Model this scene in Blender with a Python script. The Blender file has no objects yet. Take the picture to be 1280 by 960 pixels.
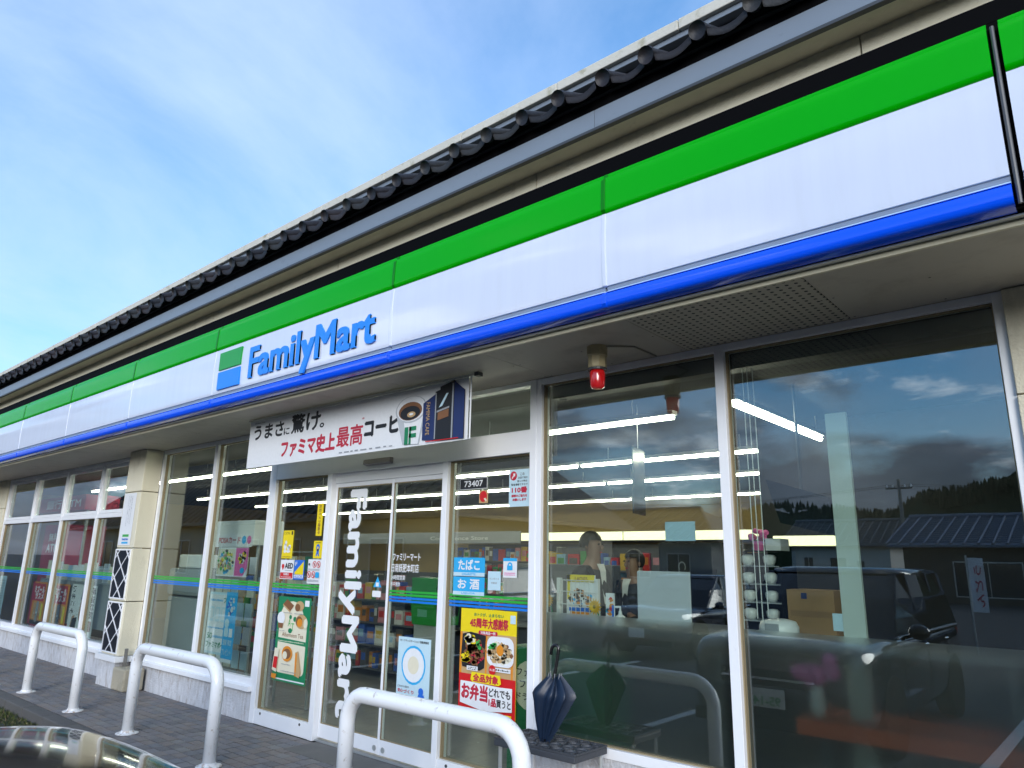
import bpy, bmesh, math, random
from mathutils import Vector, Matrix, Euler
random.seed(7)
R = math.radians
SC = bpy.context.scene
COL = SC.collection

# ------------------------------------------------------------------ camera
def make_camera():
    yaw, pitch, roll = R(-41.2507), R(13.9989), R(1.10656)
    f = Vector((math.sin(yaw)*math.cos(pitch), math.cos(yaw)*math.cos(pitch), math.sin(pitch)))
    rt = Vector((math.cos(yaw), -math.sin(yaw), 0)); up = rt.cross(f)
    r2 = rt*math.cos(roll) + up*math.sin(roll); u2 = up*math.cos(roll) - rt*math.sin(roll)
    cd = bpy.data.cameras.new('camera'); co = bpy.data.objects.new('camera', cd); COL.objects.link(co)
    cd.sensor_width = 36; cd.lens = 893.668/1280*36; cd.clip_start = .05; cd.clip_end = 5000
    m = Matrix((r2, u2, -f)).transposed().to_4x4(); m.translation = (0, -4.0964, 1.58)
    co.matrix_world = m; SC.camera = co
make_camera()

# ------------------------------------------------------------------ sky, sun, exposure
SUN_EL, SUN_AZ = R(17), R(142)          # azimuth measured from +Y towards +X: veiled sun, to the right behind the camera
def node(nt, t, **kw):
    n = nt.nodes.new(t)
    for k, v in kw.items():
        if k.startswith('i_'):
            n.inputs[int(k[2:])].default_value = v
        else:
            setattr(n, k, v)
    return n
def make_world():
    w = bpy.data.worlds.new('World'); SC.world = w; w.use_nodes = True
    nt = w.node_tree; nt.nodes.clear(); L = nt.links.new
    out = node(nt, 'ShaderNodeOutputWorld'); bg = node(nt, 'ShaderNodeBackground'); L(bg.outputs[0], out.inputs[0])
    sky = node(nt, 'ShaderNodeTexSky', sky_type='NISHITA', sun_disc=False, sun_elevation=SUN_EL, sun_rotation=SUN_AZ,
               altitude=100, air_density=1.0, dust_density=.35, ozone_density=2.2)
    hs = node(nt, 'ShaderNodeHueSaturation'); hs.inputs['Saturation'].default_value = 1.45
    L(sky.outputs[0], hs.inputs['Color'])
    tc = node(nt, 'ShaderNodeTexCoord'); sep = node(nt, 'ShaderNodeSeparateXYZ'); L(tc.outputs['Generated'], sep.inputs[0])
    zc = node(nt, 'ShaderNodeMath', operation='MAXIMUM', i_1=0.0); L(sep.outputs[2], zc.inputs[0])
    za = node(nt, 'ShaderNodeMath', operation='ADD', i_1=.14); L(zc.outputs[0], za.inputs[0])
    dx = node(nt, 'ShaderNodeMath', operation='DIVIDE'); L(sep.outputs[0], dx.inputs[0]); L(za.outputs[0], dx.inputs[1])
    dy = node(nt, 'ShaderNodeMath', operation='DIVIDE'); L(sep.outputs[1], dy.inputs[0]); L(za.outputs[0], dy.inputs[1])
    cb = node(nt, 'ShaderNodeCombineXYZ'); L(dx.outputs[0], cb.inputs[0]); L(dy.outputs[0], cb.inputs[1])
    n1 = node(nt, 'ShaderNodeTexNoise'); n1.inputs['Scale'].default_value = .85; n1.inputs['Detail'].default_value = 9; n1.inputs['Roughness'].default_value = .58; n1.inputs['Distortion'].default_value = .35
    L(cb.outputs[0], n1.inputs['Vector'])
    rp = node(nt, 'ShaderNodeValToRGB'); rp.color_ramp.elements[0].position = .26; rp.color_ramp.elements[1].position = .70; L(n1.outputs[0], rp.inputs[0])
    # thick grey cloud lies low over the hills
    n2 = node(nt, 'ShaderNodeTexNoise'); n2.inputs['Scale'].default_value = 3.1; n2.inputs['Detail'].default_value = 8; n2.inputs['Roughness'].default_value = .52
    mp = node(nt, 'ShaderNodeMapping'); mp.inputs['Scale'].default_value = (1, 1, 2.2); L(tc.outputs['Generated'], mp.inputs[0]); L(mp.outputs[0], n2.inputs['Vector'])
    low = node(nt, 'ShaderNodeMapRange'); low.inputs[1].default_value = .03; low.inputs[2].default_value = .36; low.inputs[3].default_value = .30; low.inputs[4].default_value = -.10; L(sep.outputs[2], low.inputs[0])
    sth = node(nt, 'ShaderNodeMapRange'); sth.inputs[1].default_value = -.3; sth.inputs[2].default_value = .6; sth.inputs[3].default_value = .0; sth.inputs[4].default_value = -.15; L(sep.outputs[1], sth.inputs[0])
    a1 = node(nt, 'ShaderNodeMath', operation='ADD'); L(n2.outputs[0], a1.inputs[0]); L(low.outputs[0], a1.inputs[1])
    a2 = node(nt, 'ShaderNodeMath', operation='ADD'); L(a1.outputs[0], a2.inputs[0]); L(sth.outputs[0], a2.inputs[1])
    rp2 = node(nt, 'ShaderNodeValToRGB'); rp2.color_ramp.elements[0].position = .60; rp2.color_ramp.elements[1].position = .69; L(a2.outputs[0], rp2.inputs[0])
    sc0 = node(nt, 'ShaderNodeMix', data_type='RGBA', blend_type='MULTIPLY'); sc0.inputs[0].default_value = 1; L(hs.outputs[0], sc0.inputs[6]); sc0.inputs[7].default_value = (.125, .125, .125, 1)
    f1 = node(nt, 'ShaderNodeMath', operation='MULTIPLY', i_1=.80); L(rp.outputs[0], f1.inputs[0])
    mx = node(nt, 'ShaderNodeMix', data_type='RGBA'); L(f1.outputs[0], mx.inputs[0]); L(sc0.outputs[2], mx.inputs[6]); mx.inputs[7].default_value = (.35, .44, .61, 1)
    # broken bright cloud in the southern half
    n4 = node(nt, 'ShaderNodeTexNoise'); n4.inputs['Scale'].default_value = 1.5; n4.inputs['Detail'].default_value = 10; n4.inputs['Roughness'].default_value = .6; n4.inputs['Distortion'].default_value = .5; L(cb.outputs[0], n4.inputs['Vector'])
    rp4 = node(nt, 'ShaderNodeValToRGB'); rp4.color_ramp.elements[0].position = .54; rp4.color_ramp.elements[1].position = .70; L(n4.outputs[0], rp4.inputs[0])
    s4 = node(nt, 'ShaderNodeMapRange'); s4.inputs[1].default_value = .1; s4.inputs[2].default_value = -.3; s4.inputs[3].default_value = 0; s4.inputs[4].default_value = .85; L(sep.outputs[1], s4.inputs[0])
    f4 = node(nt, 'ShaderNodeMath', operation='MULTIPLY'); L(rp4.outputs[0], f4.inputs[0]); L(s4.outputs[0], f4.inputs[1])
    mx4 = node(nt, 'ShaderNodeMix', data_type='RGBA'); L(f4.outputs[0], mx4.inputs[0]); L(mx.outputs[2], mx4.inputs[6]); mx4.inputs[7].default_value = (1.45, 1.52, 1.62, 1)
    # grey cloud body with some lighter relief
    n3 = node(nt, 'ShaderNodeTexNoise'); n3.inputs['Scale'].default_value = 7; n3.inputs['Detail'].default_value = 6; L(mp.outputs[0], n3.inputs['Vector'])
    rp3 = node(nt, 'ShaderNodeValToRGB'); e = rp3.color_ramp.elements; e[0].position = .3; e[0].color = (.055, .068, .10, 1); e[1].position = .75; e[1].color = (.17, .20, .27, 1); L(n3.outputs[0], rp3.inputs[0])
    mx2 = node(nt, 'ShaderNodeMix', data_type='RGBA'); f2 = node(nt, 'ShaderNodeMath', operation='MULTIPLY', i_1=.93); L(rp2.outputs[0], f2.inputs[0]); L(f2.outputs[0], mx2.inputs[0]); L(mx4.outputs[2], mx2.inputs[6]); L(rp3.outputs[0], mx2.inputs[7])
    L(mx2.outputs[2], bg.inputs[0]); bg.inputs[1].default_value = 1.0
make_world()
def make_sun():
    d = Vector((math.sin(SUN_AZ)*math.cos(SUN_EL), math.cos(SUN_AZ)*math.cos(SUN_EL), math.sin(SUN_EL)))
    l = bpy.data.lights.new('sun', 'SUN'); l.energy = 1.15; l.angle = R(26); l.color = (1, .97, .93)
    o = bpy.data.objects.new('sun', l); COL.objects.link(o); o.rotation_euler = d.to_track_quat('Z', 'Y').to_euler()
make_sun()
vs = SC.view_settings; vs.view_transform = 'Standard'; vs.look = 'None'; vs.exposure = 1.15; vs.gamma = 1; vs.use_curve_mapping = False
SC.render.engine = 'CYCLES'
cy = SC.cycles; cy.use_denoising = True; cy.max_bounces = 8; cy.transparent_max_bounces = 24; cy.glossy_bounces = 4; cy.diffuse_bounces = 3; cy.transmission_bounces = 6
cy.use_adaptive_sampling = True; cy.adaptive_threshold = .02
cy.caustics_reflective = False; cy.caustics_refractive = False; cy.sample_clamp_indirect = 6
try: cy.denoiser = 'OPENIMAGEDENOISE'
except Exception: pass

# ------------------------------------------------------------------ materials
MT = {}
def mat(name, col, rough=.5, metal=0, var=.1, scale=5, bump=0, bscale=60, coat=0, spec=.5, emit=None, estr=0, stretch=(1, 1, 1), dirt=None, dscale=2, dpos=(.5, .75), damt=.6):
    if name in MT: return MT[name]
    m = bpy.data.materials.new(name); m.use_nodes = True; MT[name] = m
    nt = m.node_tree; L = nt.links.new; p = nt.nodes['Principled BSDF']
    p.inputs['Roughness'].default_value = rough; p.inputs['Metallic'].default_value = metal
    p.inputs['Coat Weight'].default_value = coat; p.inputs['Coat Roughness'].default_value = .04; p.inputs['Specular IOR Level'].default_value = spec
    tc = node(nt, 'ShaderNodeTexCoord'); mp = node(nt, 'ShaderNodeMapping'); mp.inputs['Scale'].default_value = stretch; L(tc.outputs['Object'], mp.inputs[0])
    n = node(nt, 'ShaderNodeTexNoise'); n.inputs['Scale'].default_value = scale; n.inputs['Detail'].default_value = 6; L(mp.outputs[0], n.inputs['Vector'])
    mx = node(nt, 'ShaderNodeMix', data_type='RGBA'); L(n.outputs[0], mx.inputs[0])
    c = Vector(col[:3]); mx.inputs[6].default_value = (*(c*(1-var)), 1); mx.inputs[7].default_value = (*[min(1, x*(1+var)) for x in c], 1)
    last = mx.outputs[2]
    if dirt:
        n4 = node(nt, 'ShaderNodeTexNoise'); n4.inputs['Scale'].default_value = dscale; n4.inputs['Detail'].default_value = 8; n4.inputs['Roughness'].default_value = .65; L(mp.outputs[0], n4.inputs['Vector'])
        rp = node(nt, 'ShaderNodeMapRange'); rp.inputs[1].default_value = dpos[0]; rp.inputs[2].default_value = dpos[1]; rp.inputs[4].default_value = damt; L(n4.outputs[0], rp.inputs[0])
        m2 = node(nt, 'ShaderNodeMix', data_type='RGBA'); L(rp.outputs[0], m2.inputs[0]); L(last, m2.inputs[6]); m2.inputs[7].default_value = (*dirt, 1); last = m2.outputs[2]
    L(last, p.inputs['Base Color'])
    rr = node(nt, 'ShaderNodeMapRange'); rr.inputs[3].default_value = max(0, rough-.06); rr.inputs[4].default_value = min(1, rough+.06); L(n.outputs[0], rr.inputs[0]); L(rr.outputs[0], p.inputs['Roughness'])
    if bump:
        nb = node(nt, 'ShaderNodeTexNoise'); nb.inputs['Scale'].default_value = bscale; nb.inputs['Detail'].default_value = 4; L(tc.outputs['Object'], nb.inputs['Vector'])
        b = node(nt, 'ShaderNodeBump'); b.inputs['Strength'].default_value = bump; b.inputs['Distance'].default_value = .01; L(nb.outputs[0], b.inputs['Height']); L(b.outputs[0], p.inputs['Normal'])
    if emit:
        p.inputs['Emission Color'].default_value = (*emit, 1); p.inputs['Emission Strength'].default_value = estr
    return m
def glass_mat(name, f0=.05, tint=(.86, .92, .89), rough=0.0):
    """Thin window glass: straight through, with Schlick reflection at each face."""
    if name in MT: return MT[name]
    m = bpy.data.materials.new(name); m.use_nodes = True; MT[name] = m
    nt = m.node_tree; L = nt.links.new; nt.nodes.clear()
    out = node(nt, 'ShaderNodeOutputMaterial'); mix = node(nt, 'ShaderNodeMixShader'); L(mix.outputs[0], out.inputs[0])
    tr = node(nt, 'ShaderNodeBsdfTransparent'); tr.inputs[0].default_value = (*tint, 1)
    gl = node(nt, 'ShaderNodeBsdfGlossy'); gl.inputs['Roughness'].default_value = rough; gl.inputs['Color'].default_value = (.90, .95, 1, 1)
    lw = node(nt, 'ShaderNodeLayerWeight'); lw.inputs[0].default_value = .5
    pw = node(nt, 'ShaderNodeMath', operation='POWER', i_1=5.0); L(lw.outputs['Facing'], pw.inputs[0])
    ml = node(nt, 'ShaderNodeMath', operation='MULTIPLY_ADD', i_1=1-f0, i_2=f0); L(pw.outputs[0], ml.inputs[0])
    # faint waviness of float glass
    tc = node(nt, 'ShaderNodeTexCoord'); nz = node(nt, 'ShaderNodeTexNoise'); nz.inputs['Scale'].default_value = 1.3; L(tc.outputs['Object'], nz.inputs['Vector'])
    b = node(nt, 'ShaderNodeBump'); b.inputs['Strength'].default_value = .03; b.inputs['Distance'].default_value = .01; L(nz.outputs[0], b.inputs['Height']); L(b.outputs[0], gl.inputs['Normal'])
    L(ml.outputs[0], mix.inputs[0]); L(tr.outputs[0], mix.inputs[1]); L(gl.outputs[0], mix.inputs[2])
    return m
def frost_mat(name='frosted_film'):
    if name in MT: return MT[name]
    m = bpy.data.materials.new(name); m.use_nodes = True; MT[name] = m
    nt = m.node_tree; L = nt.links.new; nt.nodes.clear()
    out = node(nt, 'ShaderNodeOutputMaterial'); mix = node(nt, 'ShaderNodeMixShader'); mix2 = node(nt, 'ShaderNodeMixShader'); L(mix2.outputs[0], out.inputs[0])
    rf = node(nt, 'ShaderNodeBsdfRefraction'); rf.inputs['IOR'].default_value = 1.15; rf.inputs['Roughness'].default_value = .85; rf.inputs[0].default_value = (.92, .95, .95, 1)
    df = node(nt, 'ShaderNodeBsdfDiffuse'); df.inputs[0].default_value = (.30, .32, .34, 1)
    tr = node(nt, 'ShaderNodeBsdfTransparent'); tr.inputs[0].default_value = (.9, .93, .93, 1)
    tc = node(nt, 'ShaderNodeTexCoord'); nz = node(nt, 'ShaderNodeTexNoise'); nz.inputs['Scale'].default_value = 3; L(tc.outputs['Object'], nz.inputs['Vector'])
    mr = node(nt, 'ShaderNodeMapRange'); mr.inputs[3].default_value = .10; mr.inputs[4].default_value = .16; L(nz.outputs[0], mr.inputs[0]); L(mr.outputs[0], mix.inputs[0])
    tl = node(nt, 'ShaderNodeBsdfTranslucent'); tl.inputs[0].default_value = (.85, .88, .88, 1); m3 = node(nt, 'ShaderNodeMixShader'); m3.inputs[0].default_value = .18; L(rf.outputs[0], m3.inputs[1]); L(tl.outputs[0], m3.inputs[2])
    L(m3.outputs[0], mix.inputs[1]); L(df.outputs[0], mix.inputs[2])
    mix2.inputs[0].default_value = .12; L(mix.outputs[0], mix2.inputs[1]); L(tr.outputs[0], mix2.inputs[2])
    return m
def flat(name, col, rough=.45, **kw): return mat(name, col, rough=rough, var=kw.pop('var', .05), **kw)

# ------------------------------------------------------------------ mesh builder
class MB:
    def __init__(s): s.v = []; s.f = []; s.m = []; s.mi = 0
    def box(s, x0, x1, y0, y1, z0, z1):
        if x0 > x1: x0, x1 = x1, x0
        if y0 > y1: y0, y1 = y1, y0
        if z0 > z1: z0, z1 = z1, z0
        b = len(s.v)
        s.v += [(x0,y0,z0),(x1,y0,z0),(x1,y1,z0),(x0,y1,z0),(x0,y0,z1),(x1,y0,z1),(x1,y1,z1),(x0,y1,z1)]
        s._f([(0,3,2,1),(4,5,6,7),(0,1,5,4),(1,2,6,5),(2,3,7,6),(3,0,4,7)], b); return s
    def _f(s, fs, b):
        for f in fs: s.f.append(tuple(i+b for i in f)); s.m.append(s.mi)
    def poly(s, pts):
        b = len(s.v); s.v += [tuple(p) for p in pts]; s._f([tuple(range(len(pts)))], b); return s
    def prism_x(s, prof, x0, x1, cap=True):
        """profile of (y,z) swept along x"""
        n = len(prof); b = len(s.v)
        s.v += [(x0, y, z) for y, z in prof] + [(x1, y, z) for y, z in prof]
        s._f([(i, (i+1) % n, n+(i+1) % n, n+i) for i in range(n)], b)
        if cap: s._f([tuple(range(n-1, -1, -1)), tuple(range(n, 2*n))], b)
        return s
    def prism_y(s, prof, y0, y1):
        """profile of (x,z) swept along y"""
        n = len(prof); b = len(s.v)
        s.v += [(x, y0, z) for x, z in prof] + [(x, y1, z) for x, z in prof]
        s._f([(i, (i+1) % n, n+(i+1) % n, n+i) for i in range(n)], b)
        s._f([tuple(range(n)), tuple(range(2*n-1, n-1, -1))], b); return s
    def prism_z(s, prof, z0, z1):
        n = len(prof); b = len(s.v)
        s.v += [(x, y, z0) for x, y in prof] + [(x, y, z1) for x, y in prof]
        s._f([(i, (i+1) % n, n+(i+1) % n, n+i) for i in range(n)], b)
        s._f([tuple(range(n-1, -1, -1)), tuple(range(n, 2*n))], b); return s
    def tube(s, path, r, n=8, caps=True):
        pts = [Vector(p) for p in path]; rs = r if isinstance(r, (list, tuple)) else [r]*len(pts)
        b = len(s.v); prev = None
        for i, p in enumerate(pts):
            t = (pts[min(i+1, len(pts)-1)] - pts[max(i-1, 0)]).normalized()
            if prev is None:
                a = Vector((0, 0, 1)) if abs(t.z) < .9 else Vector((1, 0, 0)); u = t.cross(a).normalized()
            else: u = (prev - t*prev.dot(t)).normalized()
            prev = u; w = t.cross(u)
            for k in range(n):
                an = 2*math.pi*k/n; s.v.append(tuple(p + (u*math.cos(an)+w*math.sin(an))*rs[i]))
        for i in range(len(pts)-1):
            s._f([(i*n+k, i*n+(k+1) % n, (i+1)*n+(k+1) % n, (i+1)*n+k) for k in range(n)], b)
        if caps:
            s._f([tuple(range(n-1, -1, -1)), tuple((len(pts)-1)*n+k for k in range(n))], b)
        return s
    def lathe(s, prof, c=(0, 0, 0), n=16, axis='z'):
        """prof: (radius, height)"""
        b = len(s.v)
        for r, h in prof:
            for k in range(n):
                a = 2*math.pi*k/n; p = (r*math.cos(a), r*math.sin(a), h)
                if axis == 'y': p = (p[0], p[2], p[1])
                if axis == 'x': p = (p[2], p[0], p[1])
                s.v.append((p[0]+c[0], p[1]+c[1], p[2]+c[2]))
        for i in range(len(prof)-1):
            s._f([(i*n+k, i*n+(k+1) % n, (i+1)*n+(k+1) % n, (i+1)*n+k) for k in range(n)], b)
        s._f([tuple(range(n-1, -1, -1)), tuple((len(prof)-1)*n+k for k in range(n))], b)
        return s
    def ball(s, c, r, seg=10, ring=7):
        rx, ry, rz = r if isinstance(r, (tuple, list)) else (r, r, r)
        b = len(s.v)
        for i in range(1, ring):
            th = math.pi*i/ring
            for k in range(seg):
                a = 2*math.pi*k/seg; s.v.append((c[0]+rx*math.sin(th)*math.cos(a), c[1]+ry*math.sin(th)*math.sin(a), c[2]+rz*math.cos(th)))
        t = len(s.v); s.v += [(c[0], c[1], c[2]+rz), (c[0], c[1], c[2]-rz)]
        for i in range(ring-2): s._f([(i*seg+k, (i+1)*seg+k, (i+1)*seg+(k+1) % seg, i*seg+(k+1) % seg) for k in range(seg)], b)
        s._f([(t-b, k, (k+1) % seg) for k in range(seg)], b); s._f([(t-b+1, (ring-2)*seg+(k+1) % seg, (ring-2)*seg+k) for k in range(seg)], b)
        return s
    def grid(s, fn, nu, nv):
        b = len(s.v); s.v += [tuple(fn(i/nu, j/nv)) for j in range(nv+1) for i in range(nu+1)]
        s._f([(j*(nu+1)+i, j*(nu+1)+i+1, (j+1)*(nu+1)+i+1, (j+1)*(nu+1)+i) for j in range(nv) for i in range(nu)], b); return s
    def raw(s, vs, fs): b = len(s.v); s.v += [tuple(v) for v in vs]; s._f(fs, b); return s
    def mesh(s, name, mats, off=(0, 0, 0), smooth=False):
        me = bpy.data.meshes.new(name)
        me.from_pydata([(v[0]-off[0], v[1]-off[1], v[2]-off[2]) for v in s.v], [], s.f)
        for m in (mats if isinstance(mats, (list, tuple)) else [mats]): me.materials.append(m)
        if isinstance(mats, (list, tuple)) and len(mats) > 1: me.polygons.foreach_set('material_index', s.m)
        if smooth: me.polygons.foreach_set('use_smooth', [True]*len(me.polygons))
        me.update(); return me
    def build(s, name, mats, parent=None, loc=None, smooth=False, bevel=0, seg=2, local=False, fix=False):
        """World coordinates unless local; a child is stored relative to its parent."""
        base = Vector((0, 0, 0))
        if not local: base = wloc(parent) if parent else Vector(loc or (0, 0, 0))
        me = s.mesh(name, mats, base, smooth)
        if fix:
            bm = bmesh.new(); bm.from_mesh(me); bmesh.ops.recalc_face_normals(bm, faces=bm.faces); bm.to_mesh(me); bm.free()
        o = bpy.data.objects.new(name, me); COL.objects.link(o)
        if parent: o.parent = parent
        elif loc: o.location = loc
        if bevel:
            b = o.modifiers.new('bevel', 'BEVEL'); b.width = bevel; b.segments = seg; b.limit_method = 'ANGLE'; b.angle_limit = R(40)
        return o
def wloc(o):
    v = Vector((0, 0, 0))
    while o: v += o.location; o = o.parent
    return v
def tag(o, label=None, cat=None, group=None, kind=None):
    if label: o['label'] = label
    if cat: o['category'] = cat
    if group: o['group'] = group
    if kind: o['kind'] = kind
    return o
def empty(name, loc=(0, 0, 0), parent=None, rz=0):
    o = bpy.data.objects.new(name, None); COL.objects.link(o); o.location = loc; o.rotation_euler = (0, 0, rz); o.empty_display_size = .1
    if parent: o.parent = parent; o.location = Vector(loc) - wloc(parent) if loc != (0, 0, 0) else (0, 0, 0)
    return o
def thing(name, label, cat, loc=(0, 0, 0), group=None, rz=0): return tag(empty(name, loc, rz=rz), label, cat, group)
def box(name, m, parent, x0, x1, y0, y1, z0, z1, bevel=0): return MB().box(x0, x1, y0, y1, z0, z1).build(name, m, parent, bevel=bevel)
def copy_tree(o, parent=None):
    c = o.copy(); COL.objects.link(c); c.parent = parent
    for ch in o.children: copy_tree(ch, c)
    return c

# ------------------------------------------------------------------ lettering (built-in font)
_TX = {}
def glyphs(body, bold=0.0, extrude=0.0):
    k = (body, bold, extrude)
    if k in _TX: return _TX[k]
    cu = bpy.data.curves.new('lettering', 'FONT'); cu.body = body; cu.offset = bold; cu.extrude = extrude; cu.resolution_u = 3
    ob = bpy.data.objects.new('lettering', cu); me = ob.to_mesh()
    vs = [tuple(v.co) for v in me.vertices]; fs = [tuple(p.vertices) for p in me.polygons]
    ob.to_mesh_clear(); bpy.data.objects.remove(ob); bpy.data.curves.remove(cu)
    _TX[k] = (vs, fs); return vs, fs
def fit(mb, body, x0, x1, z0, z1, y, bold=.0, keep=False, rot=False, shear=0, plane='y', flip=False):
    """Write a line of text so that its ink fills the rectangle (facing -Y); rot: reads downwards."""
    vs, fs = glyphs(body)
    if not vs: return
    n0 = len(mb.v)
    ax, bx = min(v[0] for v in vs), max(v[0] for v in vs); az, bz = min(v[1] for v in vs), max(v[1] for v in vs)
    if rot:
        sx = (x1-x0)/max(1e-6, bz-az); sz = (z1-z0)/max(1e-6, bx-ax)
        out = [(x0+(v[1]-az)*sx, y, z1-(v[0]-ax)*sz) for v in vs]
    else:
        sx = (x1-x0)/max(1e-6, bx-ax); sz = (z1-z0)/max(1e-6, bz-az)
        if keep: sx = sz = min(sx, sz)
        out = [(x0+(v[0]-ax)*sx+shear*(v[1]-az)*sz, y, z0+(v[1]-az)*sz) for v in vs]
    mb.raw(out, fs)
    if bold:            # heavier strokes: overprint slightly shifted, each a hair behind the last
        s_ = bold*min(abs(sx), abs(sz))*1.1
        for i, (a, b) in enumerate(((1, 0), (-1, 0), (0, 1), (0, -1), (.7, .7), (-.7, -.7))):
            mb.raw([(p[0]+a*s_, p[1]+.00006*(i+1), p[2]+b*s_) for p in out], fs)
def rect(mb, x0, x1, z0, z1, y): mb.poly([(x0, y, z0), (x1, y, z0), (x1, y, z1), (x0, y, z1)])
def disc(mb, cx, cz, rx, rz, y, n=20): mb.poly([(cx+rx*math.cos(2*math.pi*i/n), y, cz+rz*math.sin(2*math.pi*i/n)) for i in range(n)])
def rrect(mb, x0, x1, z0, z1, y, r, n=5):
    pts = []
    for cx, cz, a0 in ((x1-r, z0+r, -90), (x1-r, z1-r, 0), (x0+r, z1-r, 90), (x0+r, z0+r, 180)):
        for i in range(n+1):
            a = R(a0+90*i/n); pts.append((cx+r*math.cos(a), y, cz+r*math.sin(a)))
    mb.poly(pts)

# ------------------------------------------------------------------ shared materials
CREAM = mat('cream_render', (.76, .71, .55), .8, var=.06, scale=3, bump=.5, bscale=90, dirt=(.22, .17, .10), dscale=5, dpos=(.55, .85), damt=.5, stretch=(1.2, 1.2, .35))
CREAMP = mat('cream_panel', (.60, .53, .37), .75, var=.05, scale=4, bump=.15, bscale=120, dirt=(.25, .2, .12), dscale=7, dpos=(.6, .9), damt=.4)
ALUW = mat('white_aluminium', (.90, .91, .93), .32, var=.03, scale=8, dirt=(.5, .47, .40), dscale=12, dpos=(.66, .85), damt=.3)
ALUS = mat('aluminium_edge', (.55, .57, .56), .35, metal=.5, var=.06)
SEAL = mat('weather_seal', (.30, .24, .14), .7, var=.2)
SOFF = mat('soffit_board', (.52, .48, .40), .62, var=.08, scale=2, dirt=(.24, .20, .15), dscale=4, dpos=(.5, .8), damt=.5)
BLACK = mat('black_metal', (.0035, .0035, .004), .7, var=.2, spec=.04)
DARK = mat('dark_grey_metal', (.05, .055, .06), .45, var=.15)
FASC = mat('grey_fascia', (.21, .25, .30), .35, var=.06, scale=3, dirt=(.08, .09, .1), dscale=9, dpos=(.6, .85), damt=.5)
TILE = mat('dark_roof_tile', (.016, .013, .015), .55, var=.4, scale=7, bump=.25, bscale=50)
COPE = mat('pale_coping', (.62, .60, .52), .8, var=.08, dirt=(.22, .20, .07), dscale=7, dpos=(.56, .72), damt=.7, bump=.3)
PLIN = mat('peeling_plinth', (.58, .59, .62), .9, var=.3, scale=22, bump=.9, bscale=55, dirt=(.24, .17, .12), dscale=13, dpos=(.52, .70), damt=.6, stretch=(1.5, 1.5, .45))
CONC = mat('concrete', (.42, .38, .29), .9, var=.12, bump=.6, bscale=70, dirt=(.2, .18, .12), dscale=6)
GREEN = mat('sign_green', (.0, .40, .0), .25, var=.03, scale=1.5, coat=.05, spec=.15)
WHITE = mat('sign_white', (.70, .75, .88), .12, var=.015, scale=1.2, coat=.5, dirt=(.60, .64, .70), dscale=5, dpos=(.42, .8), damt=.38, stretch=(2.2, 1, .18))
BLUE = mat('sign_blue', (.0, .09, .92), .16, var=.03, scale=1.5, coat=.3)
LBLUE = mat('letter_blue', (.005, .25, .86), .3, var=.02)
LGREEN = mat('emblem_green', (.0, .33, .03), .3, var=.02)
VGREEN = mat('stripe_green', (.03, .42, .05), .4, var=.02); VBLUE = mat('stripe_blue', (.01, .20, .72), .4, var=.02)
WVIN = mat('white_vinyl', (.86, .87, .88), .4, var=.02)
GLASS = glass_mat('window_glass', .118); FROST = frost_mat()
WPAINT = mat('white_rail_paint', (.90, .91, .92), .22, var=.03, coat=.3, dirt=(.36, .27, .18), dscale=20, dpos=(.60, .70), damt=.55)

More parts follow.
